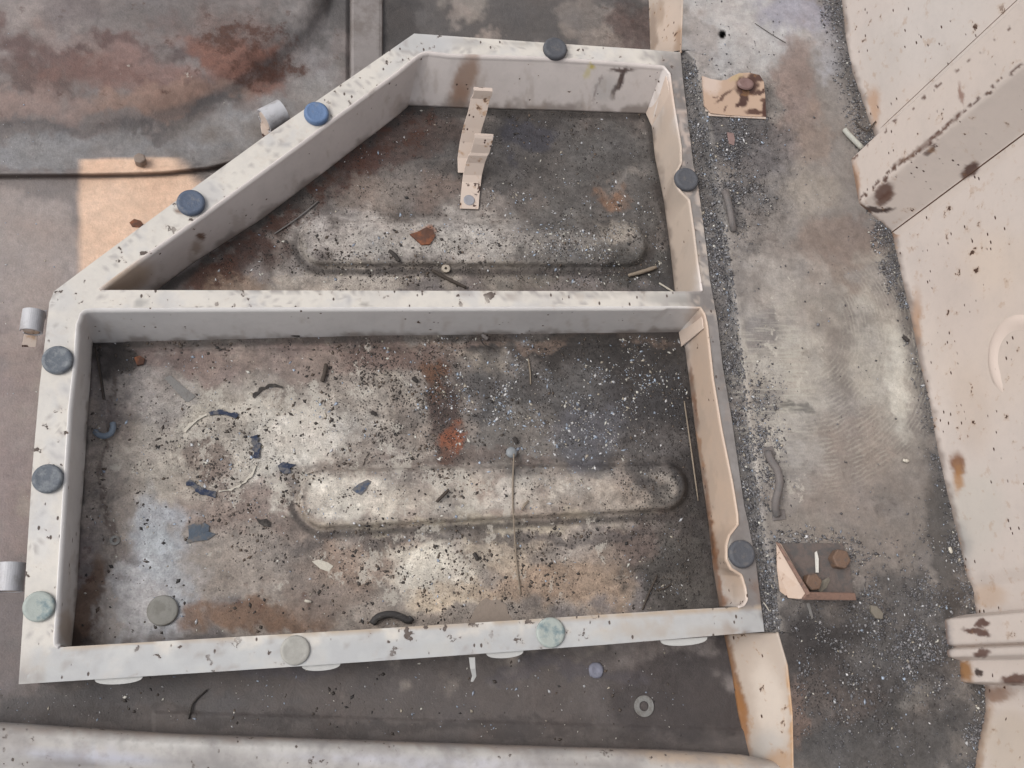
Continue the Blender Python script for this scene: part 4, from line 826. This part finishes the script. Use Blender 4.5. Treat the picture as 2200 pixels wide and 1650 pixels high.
M_dusty = mat_plain('dusty brown steel', (104, 94, 90), .75, .25, 200, dirt=.5, dirtc=(86, 84, 84))
M_bolt = mat_plain('brown bolt', (112, 90, 76), .6, .18, 300, dirt=.3, dirtc=(90, 82, 78))
br = empty('bracket', V(1750, 1240, HP), 'dusty bracket with a cream triangular side and two hexagon bolts, lower end of the platform', 'bracket', 'brackets bolted to the platform')
plate('foot', [[V(1672, 1167, HP+.003), V(1810, 1167, HP+.003), V(1824, 1200, HP+.003), V(1836, 1284, HP+.003), V(1694, 1284, HP+.003), V(1674, 1268, HP+.003)]], .002, M_dusty, br)
quadplate('side_plate', [(1668, 1166, HP+.004), (1678, 1168, HP+.006), (1741, 1277, HP+.020), (1727, 1288, HP+.015), (1694, 1285, HP+.004), (1675, 1270, HP+.002), (1669, 1220, HP+.002)], M_tan, br, .0025)
quadplate('side_lip', [(1666, 1164, HP+.008), (1675, 1168, HP+.010), (1742, 1276, HP+.022), (1733, 1280, HP+.021)], M_brownlip, br, .0025)
quadplate('lip', [(1733, 1272, HP+.020), (1836, 1274, HP+.018), (1839, 1289, HP+.016), (1722, 1288, HP+.016)], M_brownlip, br, .003)
quadplate('lip_web', [(1722, 1288, HP+.016), (1839, 1289, HP+.016), (1836, 1286, HP+.001), (1700, 1286, HP+.001)], M_dusty, br, .0015)
def hexbolt(u, v, rp, z, hh, m, parent, rot=.3):
    w = V(u, v, z); r = rp*mm(u, v, z); bm = bmesh.new()
    bmesh.ops.create_cone(bm, cap_ends=True, segments=6, radius1=r, radius2=r, depth=hh)
    bmesh.ops.transform(bm, matrix=Matrix.Translation((w.x, w.y, z+hh/2)) @ Matrix.Rotation(rot, 4, 'Z'), verts=bm.verts)
    o = bmobj('bolt', bm, m, bevel=.0016); return under(o, parent) if parent is not None else o
hexbolt(1797, 1203, 20, HP+.003, .012, M_bolt, br)
hexbolt(1738, 1252, 18, HP+.003, .012, M_bolt, br, .6)
# lashing loops
M_loop = mat_plain('dusty iron', (112, 106, 104), .7, .15, 200, dirt=.5, dirtc=(98, 96, 96))
def rod(name, pts, rp, m, parent=None, seg=10, taper=None):
    C = [V(*p) for p in pts]; bm = bmesh.new(); prev = None
    for i, c in enumerate(C):
        t = (C[min(i+1, len(C)-1)]-C[max(i-1, 0)]).normalized(); a = t.cross(Vector((.3, .2, 1))).normalized(); b = t.cross(a)
        r = (rp if not taper else rp*taper[i])*mm(pts[i][0], pts[i][1], pts[i][2])
        q = [bm.verts.new(c+(a*math.cos(2*math.pi*k/seg)+b*math.sin(2*math.pi*k/seg))*r) for k in range(seg)]
        if prev:
            for k in range(seg): bm.faces.new((prev[k], prev[(k+1) % seg], q[(k+1) % seg], q[k]))
        else: bm.faces.new(q[::-1])
        prev = q
    bm.faces.new(prev)
    return bmobj(name, bm, m, parent, smooth=True)
def smoothpts(pts, n=20):
    p = np.array(pts, float); k = len(p); t = np.linspace(0, k-1, n); out = []
    for x in t:
        i = min(int(x), k-2); f = x-i; p0, p1, p2, p3 = p[max(i-1, 0)], p[i], p[i+1], p[min(i+2, k-1)]
        out.append(.5*((2*p1)+(-p0+p2)*f+(2*p0-5*p1+4*p2-p3)*f*f+(-p0+3*p1-3*p2+p3)*f**3))
    return [tuple(q) for q in out]
lp = empty('lashing_loop', V(1568, 455, HP), 'short dusty iron lashing loop half buried in grit, upper part of the platform', 'loop', 'lashing loops on the platform')
under(rod('bar', smoothpts([(1557, 414, HP+.001), (1562, 424, HP+.007), (1568, 450, HP+.009), (1573, 478, HP+.007), (1576, 494, HP+.001)]), 7, M_loop), lp)
plate('pad', [[V(1550, 405, HP+.002), V(1566, 405, HP+.002), V(1568, 424, HP+.002), V(1553, 424, HP+.002)]], .002, M_loop, lp)
lp = empty('lashing_loop', V(1672, 1050, HP), 'long bent iron lashing loop above the lower bracket', 'loop', 'lashing loops on the platform')
under(rod('bar', smoothpts([(1650, 972, HP+.002), (1656, 988, HP+.007), (1670, 1010, HP+.013), (1675, 1040, HP+.015), (1668, 1070, HP+.013), (1666, 1092, HP+.007), (1670, 1106, HP+.002)]), 8, M_loop), lp)
plate('pad', [[V(1637, 962, HP+.0022), V(1660, 958, HP+.0022), V(1667, 976, HP+.0022), V(1646, 984, HP+.0022)]], .002, M_loop, lp)
plate('pad', [[V(1659, 1094, HP+.0022), V(1686, 1094, HP+.0022), V(1689, 1115, HP+.0022), V(1661, 1119, HP+.0022)]], .002, M_loop, lp)

# ------------------------------------------------------------------ fasteners and loose things
def fz(u, v): return float(floor_h(u, v))
def ledgebolt():
    b = hexbolt(303, 350, 14, fz(303, 350), .012, mat_plain('grey brown bolt', (136, 122, 112), .6), None, .2); b.name = 'bolt'
    tag(b, 'small hexagon bolt standing on the ledge by the tan patch', 'bolt')
ledgebolt()
def washer(u, v, ro, ri, z, m, label, name='washer', th=.0016):
    n = 36; w = V(u, v, z); s_ = mm(u, v, z)
    L1 = [Vector((w.x+ro*s_*math.cos(2*math.pi*k/n), w.y+ro*s_*math.sin(2*math.pi*k/n), z+th)) for k in range(n)]
    L2 = [Vector((w.x+ri*s_*math.cos(2*math.pi*k/n), w.y+ri*s_*math.sin(2*math.pi*k/n), z+th)) for k in range(n)]
    return tag(plate(name, [L1, L2], th, m, None, .0003), label, 'washer')
M_wash = mat_plain('dull washer steel', (128, 128, 126), .5, .12, 300, dirt=.3)
washer(1383, 1517, 21, 10, fz(1383, 1517)+.0005, M_wash, 'flat steel washer lying in the outer channel below the tray')
washer(247, 1161, 11, 5, fz(247, 1161)+.0005, M_wash, 'tiny washer in the left of the lower bay, on the bluish stain')
washer(957, 579, 9, 3, fz(957, 579)+.0005, mat_plain('pale nut', (176, 166, 152), .5), 'small pale round nut just above the divider', 'nut', .004)
w = V(350, 1312, fz(350, 1312)); r = 34*mm(350, 1312)
tag(bmobj('rubber_plug', lathe([(r, 0), (r, .0025), (r*.95, .0038), (r*.86, .0042), (0, .0040)], 36, w), mat_plain('dusty grey rubber', (138, 137, 132), .7, .1, 200, dirt=.4, dirtc=(120, 118, 112)), smooth=True), 'round dusty grey rubber plug in the lower left of the lower bay', 'rubber plug')
w = V(1280, 1440, fz(1280, 1440)); r = 16*mm(1280, 1440)
bm = lathe([(r, 0), (r*1.0, .0015), (r*.8, .0026), (r*.4, .0018), (0, .001)], 20, w)
for x in bm.verts: x.co.x += random.uniform(-.0006, .0006); x.co.y += random.uniform(-.0006, .0006)
tag(bmobj('bolt', bm, mat_plain('grey blue cap', (124, 126, 140), .6), smooth=True), 'bluish round bolt head in the outer channel left of the washer', 'bolt')
def flake(name, pxs, z, m, label, cat, th=.0008, lift=.0, group=None):
    vs = []; n = len(pxs)
    for i, (u, v) in enumerate(pxs): vs.append(V(u, v, z+th+lift*math.sin(i*2.1)**2))
    bm = bmesh.new(); c = bm.verts.new(sum(vs, Vector())/n+Vector((0, 0, lift*.6))); t = [bm.verts.new(q) for q in vs]; b = [bm.verts.new((q.x, q.y, z)) for q in vs]
    for i in range(n):
        j = (i+1) % n; bm.faces.new((c, t[i], t[j])); bm.faces.new((t[i], b[i], b[j], t[j]))
    bm.faces.new(b[::-1])
    return tag(bmobj(name, bm, m), label, cat, group)
M_blueflake = mat_plain('slate flake', (80, 90, 102), .8, .3, 200, dirt=.45, dirtc=(112, 106, 100))
M_navy = mat_plain('navy residue', (44, 54, 76), .8, .45, 400, dirt=.5, dirtc=(110, 108, 108))
M_blk = mat_plain('black crumb', (58, 54, 52), .85, .3, 400, dirt=.3, dirtc=(84, 80, 76))
M_bark = mat_plain('dark bark', (74, 66, 60), .85, .35, 300)
M_twig = mat_plain('dry twig', (136, 124, 110), .8, .3, 300)
M_pale = mat_plain('pale chip', (196, 190, 178), .7, .15, 300)
M_gap = mat_plain('seam gap', (62, 50, 44), .9)
M_tape = mat_plain('grey tape', (122, 120, 118), .6, .1, 200, dirt=.3)
M_rustc = mat_plain('orange rust scale', (132, 84, 60), .9, .45, 160, dirt=.7, dirtc=(84, 64, 56))
M_hose = mat_plain('black rubber', (58, 56, 56), .7, .2, 300, dirt=.3, dirtc=(96, 92, 88))
M_clipb = mat_plain('blue grey plastic', (112, 124, 138), .5, .1, 300, dirt=.2)
M_leaf = mat_plain('dry leaf', (120, 114, 104), .7, .2, 300)
flake('paint_flake', [(404, 1130), (418, 1124), (432, 1127), (438, 1122), (450, 1130), (448, 1142), (464, 1147), (446, 1160), (418, 1163), (400, 1168), (406, 1150)], fz(430, 1145), M_blueflake, 'slate blue paint flake in the left of the lower bay', 'flake', .001, .001)
flake('paint_flake', [(548, 1112), (560, 1117), (572, 1114), (582, 1122), (580, 1132), (566, 1130), (556, 1124)], fz(565, 1120), M_blk, 'small black flake left of the pressed bead', 'flake', .001, .001)
flake('tape_piece', [(352, 812), (366, 806), (420, 852), (404, 864), (398, 862)], fz(385, 835)+.0003, M_tape, 'faint grey strip of tape at the upper left of the lower bay', 'tape', .0006)
flake('rust_scale', [(880, 503), (896, 498), (916, 488), (930, 494), (936, 506), (924, 524), (906, 526)], fz(910, 508), M_rustc, 'orange triangle of rust scale on the upper bead', 'rust flake', .002, .0015)
flake('rust_scale', [(278, 478), (288, 470), (302, 474), (308, 482), (300, 488), (284, 487)], fz(292, 479), M_rustc, 'rust blister on the tan patch left of the slanted rim', 'rust flake', .0008, .0006)
flake('rust_scale', [(288, 768), (300, 764), (310, 770), (308, 782), (294, 784)], fz(300, 775), M_rustc, 'orange rust lump near the top left corner of the lower bay', 'rust flake', .003, .002)
flake('dry_leaf', [(1756, 1268), (1765, 1248), (1780, 1240), (1784, 1246), (1776, 1262), (1764, 1272)], HP+.0035, M_leaf, 'dry grey leaf on the lower bracket', 'leaf', .0005, .001)
flake('wood_sliver', [(1751, 1187), (1755, 1184), (1759, 1200), (1759, 1230), (1753, 1230)], HP+.0048, mat_plain('white sliver', (214, 212, 206), .7), 'white wood sliver on the lower bracket between its bolts', 'sliver', .001)
flake('clod', [(1870, 1300), (1884, 1303), (1898, 1318), (1896, 1330), (1882, 1328), (1872, 1314)], HP, M_leaf, 'grey oval clod to the right below the lower bracket', 'clod', .003, .001)
flake('metal_tag', [(1562, 284), (1576, 286), (1579, 300), (1577, 312), (1566, 308)], HP+.0005, mat_plain('brownish tag', (134, 112, 108), .7), 'small brown scrap on the platform below the upper bracket', 'scrap', .001)
flake('wood_sliver', [(1733, 1296), (1739, 1295), (1748, 1328), (1744, 1330)], HP+.002, M_tape, 'grey sliver sticking out below the lower bracket', 'sliver', .001)
rod_ = rod('pale_stick', smoothpts([(1814, 278, HP+.004), (1824, 290, HP+.005), (1836, 302, HP+.006), (1852, 318, HP+.006)], 8), 5, mat_plain('bleached stick', (176, 176, 168), .8)); tag(rod_, 'bleached stick lying against the foot of the tall post', 'stick')
tag(rod('curved_clip', smoothpts([(204, 926, fz(204, 926)+.003), (212, 934, .006), (225, 937, .006), (238, 931, .006), (243, 918, .006), (242, 909, .005)], 16), 7, M_clipb), 'blue grey C shaped clip at the left edge of the lower bay', 'clip')
tag(rod('rubber_hook', smoothpts([(800, 1340, .004), (812, 1326, .006), (836, 1320, .007), (858, 1324, .007), (876, 1333, .006), (884, 1328, .005)], 18), 8, M_hose), 'curved black rubber piece near the bottom rim of the lower bay', 'rubber piece')
wire = empty('round_headed_wire', V(1100, 975, .006), 'long thin wire with a round grey head lying across the lower bead', 'wire')
under(rod('wire', smoothpts([(1104, 975, .013), (1102, 1030, .012), (1102, 1090, .011), (1105, 1140, .007), (1109, 1200, .003), (1118, 1278, .002)], 26), 1.7, M_twig, seg=8), wire)
bm = bmesh.new(); bmesh.ops.create_uvsphere(bm, u_segments=18, v_segments=12, radius=12*mm(1100, 975)); bmesh.ops.transform(bm, matrix=Matrix.Translation(V(1099, 972, .007)) @ Matrix.Scale(.6, 4, (0, 0, 1)), verts=bm.verts)
under(bmobj('head', bm, mat_plain('grey head', (132, 136, 140), .5, .15), smooth=True), wire)
# gasket ring remnants
def arc(cx, cy, r, a0, a1, w, m, label, z=None):
    pts = []; n = 14
    for k in range(n):
        a = math.radians(a0+(a1-a0)*k/(n-1)); j = random.uniform(-3, 3); pts.append((cx+(r+j+w*(.5+.3*random.random()))*math.cos(a), cy+(r+j+w*.5)*math.sin(a)))
    for k in range(n-1, -1, -1):
        a = math.radians(a0+(a1-a0)*k/(n-1)); j = random.uniform(-3, 3); pts.append((cx+(r+j-w*(.5+.3*random.random()))*math.cos(a), cy+(r-w*.5)*math.sin(a)))
    loop = [V(x, y, fz(x, y)+.0016) for x, y in pts]
    zm = max(q.z for q in loop)
    for q in loop: q.z = zm
    o = plate('gasket_remnant', [loop], .0016, m, None, 0); return tag(o, label, 'gasket remnant', 'remnants of a round gasket')
arc(470, 970, 84, -104, -62, 9, M_navy, 'navy gasket fragment at the top of the faint ring in the lower bay')
arc(470, 970, 82, -24, 10, 11, M_navy, 'navy gasket fragment at the right of the faint ring in the lower bay')
arc(470, 970, 92, 94, 136, 12, M_navy, 'navy gasket fragment at the bottom left of the faint ring in the lower bay')
arc(470, 970, 86, 14, 90, 4, M_pale, 'thin pale broken arc closing the bottom right of the faint ring')
arc(470, 970, 84, -150, -108, 5, M_pale, 'thin pale broken arc at the top left of the faint ring')
arc(590, 880, 52, -150, -70, 6, M_blk, 'dark curved smear of residue above and right of the faint ring')
flake('gasket_remnant', [(597, 1000), (608, 992), (622, 996), (637, 998), (622, 1006), (626, 1016), (610, 1018), (600, 1010)], fz(612, 1004), M_navy, 'navy crumb right of the faint ring, left of the bead', 'gasket remnant', .0015, .001, 'remnants of a round gasket')
flake('gasket_remnant', [(756, 1052), (770, 1040), (790, 1030), (798, 1034), (786, 1052), (776, 1064), (764, 1058)], fz(775, 1048), mat_plain('blue residue', (66, 78, 100), .6, .4, 400, dirt=.7), 'bright blue smear on the left end of the lower bead', 'gasket remnant', .0008, .0005, 'remnants of a round gasket')
# twigs, bark, grass stems
tw = [(('bark_piece', 'split dark bark piece at the top of the lower bay'), [(700, 782), (698, 800), (692, 820)], 9, M_bark, .004),
 (('bark_piece', 'dark bark piece on the middle of the lower bead'), [(938, 1078), (950, 1066), (964, 1052)], 7, M_bark, .010),
 (('bark_piece', 'short bark chip on the right half of the lower bead'), [(1120, 1096), (1128, 1084), (1135, 1076)], 5, M_twig, .010),
 (('bark_piece', 'long dark bark strip above the divider, pointing down right'), [(928, 580), (960, 598), (1002, 618)], 7, M_bark, .004),
 (('bark_piece', 'grey bark piece near the right wall of the upper bay'), [(1350, 592), (1380, 584), (1410, 574)], 8, M_twig, .004),
 (('bark_piece', 'dark lump on the left of the upper bead'), [(836, 538), (848, 548), (858, 562)], 8, M_blk, .007),
 (('twig', 'pale stem lying in the dark dust of the lower bay'), [(1135, 770), (1139, 800), (1140, 826)], 3, M_twig, .002),
 (('twig', 'upright bent twig by the left wall of the lower bay'), [(204, 745), (214, 800), (222, 858)], 3.2, M_bark, .004),
 (('twig', 'second thin twig by the left wall of the lower bay'), [(212, 742), (216, 790), (226, 860)], 2.2, M_blk, .004),
 (('twig', 'thin grey rod on the rusty strip under the slanted wall'), [(590, 502), (640, 468), (684, 432)], 3, M_tape, .004),
 (('twig', 'long dark twig in the bottom right corner of the lower bay'), [(1380, 1310), (1396, 1270), (1412, 1236)], 4, M_bark, .003),
 (('twig', 'curved root fibre in the bottom right of the lower bay'), [(1410, 1268), (1428, 1264), (1442, 1254)], 3, M_bark, .003),
 (('twig', 'long straight stem along the right wall of the lower bay'), [(1470, 862), (1484, 960), (1500, 1076)], 3, M_twig, .005),
 (('twig', 'pale straw at the right end of the upper bay'), [(1416, 608), (1432, 618), (1448, 628)], 3.5, M_pale, .004),
 (('twig', 'thin curved dark fibre on the strip below the divider'), [(1030, 728), (1042, 742), (1060, 748)], 2, M_blk, .006),
 (('twig', 'dark smear shaped twig in the bright part of the lower bay'), [(780, 1000), (786, 984), (794, 972)], 2.5, M_bark, .002),
 (('twig', 'thin line of grass on the pale top of the platform'), [(1622, 50), (1655, 72), (1688, 92)], 1.6, M_bark, HP+.001),
 (('twig', 'white splinter beside the bottom right buffer'), [(1640, 1294), (1646, 1302), (1652, 1312)], 2.5, M_pale, HP+.002),
 (('twig', 'dark stem by the left wall of the tall post'), [(1838, 262), (1862, 282), (1880, 262)], 3, M_bark, HP+.006),
 (('twig', 'forked dark twig in the bottom left of the outer channel'), [(405, 1545), (415, 1510), (445, 1482)], 4, M_blk, .003),
 (('stone', 'square dark crumb on the pale patch at the bottom of the lower bay'), [(1018, 1188), (1023, 1196), (1026, 1204)], 8, M_blk, .003),
 (('stone', 'dark crumb above the orange rust spot'), [(886, 812), (892, 816), (897, 820)], 8, M_blk, .003),
 (('stone', 'black lump above the head of the wire'), [(1104, 940), (1108, 946), (1110, 952)], 9, M_blk, .003),
 (('stone', 'dark lump at the top of the strip below the divider'), [(616, 716), (630, 720), (644, 722)], 7, M_blk, .006),
 (('stone', 'round grey stone on the strip below the divider'), [(1036, 718), (1042, 724), (1048, 728)], 9, M_loop, .006),
 (('stone', 'oval pale pebble low in the lower bay'), [(655, 1290), (662, 1292), (668, 1293)], 6, M_pale, .002),
 (('stone', 'pale pebble on the right side of the platform'), [(1940, 988), (1946, 990), (1952, 990)], 6, M_pale, HP+.001),
 (('stone', 'white pebble at the foot of the side wall'), [(2040, 1176), (2042, 1182), (2044, 1188)], 6, M_pale, HP+.001),
 (('stone', 'dark pebble at the foot of the side wall, half way up'), [(1940, 722), (1946, 728), (1952, 732)], 7, M_blk, HP+.001),
 (('stone', 'dark crumb in the middle of the upper part of the lower bay'), [(798, 884), (804, 888), (808, 892)], 7, M_blk, .002)]
for (nm, lab), p, r, m, dz in tw:
    pp = [(a_, b_, (dz if dz > .05 else fz(a_, b_)+max(.0005, dz*.3))+r*.0002+.0006*math.sin(i*1.7)) for i, (a_, b_) in enumerate(p)]
    pp = smoothpts(pp, 11)
    tp = [.45+.55*math.sin(math.pi*(k+1)/12)**.4*random.uniform(.8, 1.2) for k in range(11)]
    tag(rod(nm, pp, r*.42 if r < 3 else r*.56, m, seg=7, taper=tp), lab, {'bark_piece': 'bark', 'twig': 'twig', 'stone': 'stone'}[nm])
# pale scraped paint island and old stain near the bottom rim
flake('paint_flake', [(670, 1206), (684, 1202), (704, 1208), (716, 1216), (706, 1228), (688, 1222)], fz(690, 1214), M_pale, 'pale cream oval of loose paint in the lower bay', 'flake', .0006)
flake('dried_mud', [(1005, 1342), (1020, 1310), (1032, 1292), (1044, 1284), (1056, 1290), (1072, 1288), (1088, 1300), (1092, 1318), (1106, 1336)], fz(1050, 1320), mat_plain('dried mud', (142, 130, 120), .8, .12, 120), 'smooth grey brown patch of dried mud at the bottom rim', 'mud patch', .0008)

# ------------------------------------------------------------------ scattered grit and chips (uncountable)
def scatter(name, N, dens, size, cols, label, flat=.35, seed=1, box=(-60, 1480, 60, 1600), hfun=floor_h, elong=1.8):
    r = np.random.default_rng(seed); us, vs_ = [], []
    while len(us) < N:
        u = r.uniform(box[0], box[1], 20000); v = r.uniform(box[2], box[3], 20000)
        k = r.random(20000) < dens(u, v); us += u[k].tolist(); vs_ += v[k].tolist()
    u = np.array(us[:N]); v = np.array(vs_[:N]); z = hfun(u, v); c = P(u, v, z)
    s_ = size[0]*np.exp(r.normal(0, size[1], N)); s_ = np.clip(s_, .0003, size[0]*4)
    base = np.array([[1, 0, 0], [0, 1, 0], [-1, 0, 0], [0, -1, 0], [0, 0, 1], [0, 0, -.6]], float)
    tri = np.array([[0, 1, 4], [1, 2, 4], [2, 3, 4], [3, 0, 4], [1, 0, 5], [2, 1, 5], [3, 2, 5], [0, 3, 5]])
    pts = base[None]*r.uniform(.6, 1.3, (N, 6, 3)); pts[:, :, 0] *= r.uniform(1, elong, N)[:, None]; pts[:, :, 2] *= flat
    a = r.uniform(0, 2*math.pi, N); ca, sa = np.cos(a)[:, None], np.sin(a)[:, None]
    x = pts[..., 0]*ca-pts[..., 1]*sa; y = pts[..., 0]*sa+pts[..., 1]*ca
    pts = np.stack([x, y, pts[..., 2]], -1)*s_[:, None, None]+c[:, None, :]; pts[..., 2] += (s_*flat*.4)[:, None]
    f = (tri[None]+(np.arange(N)*6)[:, None, None]).reshape(-1, 3)
    me = bpy.data.meshes.new(name); me.vertices.add(N*6); me.vertices.foreach_set('co', pts.reshape(-1).astype(np.float32))
    me.loops.add(f.size); me.loops.foreach_set('vertex_index', f.reshape(-1).astype(np.int32)); me.polygons.add(len(f))
    me.polygons.foreach_set('loop_start', (np.arange(len(f))*3).astype(np.int32)); me.polygons.foreach_set('loop_total', np.full(len(f), 3, np.int32)); me.update(calc_edges=True)
    ci = r.integers(0, len(cols), N); cc = np.array([lin(k) for k in cols])[ci]*r.uniform(.75, 1.2, (N, 1))
    at = me.color_attributes.new('tint', 'FLOAT_COLOR', 'POINT'); at.data.foreach_set('color', np.concatenate([np.repeat(cc, 6, 0), np.ones((N*6, 1))], 1).reshape(-1).astype(np.float32))
    me.materials.append(M_tintm); o = link(bpy.data.objects.new(name, me)); return tag(o, label, kind='stuff')
M_tintm = mat_tint('loose grit')
def el(u, v, cu, cv, ru, rv, ang=0):
    ca, sa = math.cos(math.radians(ang)), math.sin(math.radians(ang)); x = (u-cu)*ca+(v-cv)*sa; y = -(u-cu)*sa+(v-cv)*ca
    return np.exp(-((x/ru)**2+(y/rv)**2))
def inside(u, v):
    lo_ = (v > 722) & (v < 1392-.055*u) & (u > 200-.037*(v-735)) & (u < 1458+.15*(v-713))
    up_ = (v > 236) & (v < 618) & (u < 1392+.13*(v-243)) & (u > 880-(v-225)*1.28)
    ch = (v > 1476-.062*u) & (v < 1548+.035*u) & (u < 1560) & (v > 1380)
    return lo_, up_, ch
def clump(u, v, sc, seed, a=.45, b=.62): return sst(fbm(u, v, sc, seed), a, b)
def d_dark(u, v):
    lo_, up_, ch = inside(u, v)
    d = .07*lo_+.10*up_+.03*ch
    d = d+lo_*(.8*el(u, v, 880, 860, 150, 120, 30)+.5*el(u, v, 520, 1000, 160, 130)+.5*el(u, v, 1000, 1250, 240, 90)+.6*el(u, v, 1480, 1000, 60, 300)+.35*el(u, v, 820, 1060, 200, 60)+.8*el(u, v, 240, 770, 40, 40)+.7*el(u, v, 900, 745, 500, 14)+.5*el(u, v, 1100, 1145, 400, 14))
    d = d+up_*(.6*el(u, v, 850, 560, 200, 60)+.8*el(u, v, 1350, 560, 120, 70)+.4*el(u, v, 1100, 250, 300, 16))
    return d*(.05+clump(u, v, 34, 3, .48, .62)*1.5)
def d_light(u, v):
    lo_, up_, ch = inside(u, v)
    d = lo_*(.03+.9*el(u, v, 1180, 860, 190, 110, 15)+1.1*el(u, v, 1270, 930, 70, 60, -30)+.7*el(u, v, 1400, 790, 80, 90)+.5*el(u, v, 980, 900, 70, 90)+.5*el(u, v, 1420, 1220, 80, 80)+.15*el(u, v, 700, 1000, 400, 200))
    d = d+up_*(.06+.9*el(u, v, 1290, 540, 130, 80)+.4*el(u, v, 1190, 430, 130, 60)+.2*el(u, v, 900, 550, 200, 60))+ch*.05
    d = d+.02*(u < 120)
    return d*(.12+clump(u, v, 30, 9, .46, .64)*1.4)
DK = [(70, 65, 62), (82, 75, 70), (94, 86, 80), (62, 60, 60), (104, 92, 82)]
LT = [(190, 192, 196), (208, 206, 198), (172, 186, 204), (180, 172, 158), (150, 160, 176), (214, 214, 216)]
scatter('dark_grit', 8500, d_dark, (.00046, .75), DK, 'dark grit and crumbs strewn over the tray floor', .45, 1)
scatter('paint_chips', 5500, d_light, (.00042, .7), LT, 'tiny white and bluish paint chips strewn over the tray floor', .25, 2, elong=2.4)
def d_pl(u, v):
    st_ = pl(v, STEPL); wb_ = pl(v, WALLB); rr_ = pl(v, RIMR)
    d = 1.1*((u > rr_+2) & (u < st_+4) & (v > 125) & (v < 1352))
    d = d+.7*el(u, v, 1560, 320, 60, 130)+.7*el(u, v, 1640, 950, 30, 110)+.5*el(u, v, 1600, 420, 60, 60)+.5*el(u, v, 1980, 1330, 110, 110)+.22*el(u, v, 1850, 1430, 220, 150)+.5*el(u, v, 1740, 1200, 90, 50)
    d = d+1.2*sst(u-wb_, -60, -14)*(v < 660)*(.3+clump(u, v, 60, 22))+.5*sst(u-wb_, -50, -10)*(v > 1150)+.2*sst(u-wb_, -40, -5)+.004
    ok = (u > np.where(v < 110, 1475, np.where(v < 1359, rr_+2, 1712))) & (u < wb_-2)
    return d*ok*(.2+clump(u, v, 36, 12)*1.1)
def p_h(u, v): g_ = (v > 109) & (v < 1360); return HP-.006*(1-sst(u-pl(v, STEPL), -7, 4))*g_+.0004
scatter('dark_grit', 22000, d_pl, (.00062, .5), [(94, 92, 94), (108, 108, 112), (128, 128, 132), (84, 82, 84), (140, 138, 140)], 'grey grit lying in the gutter and along the side wall foot on the platform', .6, 5, (1440, 2130, -20, 1660), p_h)
scatter('paint_chips', 3400, d_pl, (.00050, .6), LT, 'tiny white chips sprinkled over the platform', .3, 6, (1440, 2130, -20, 1660), p_h, 2.2)
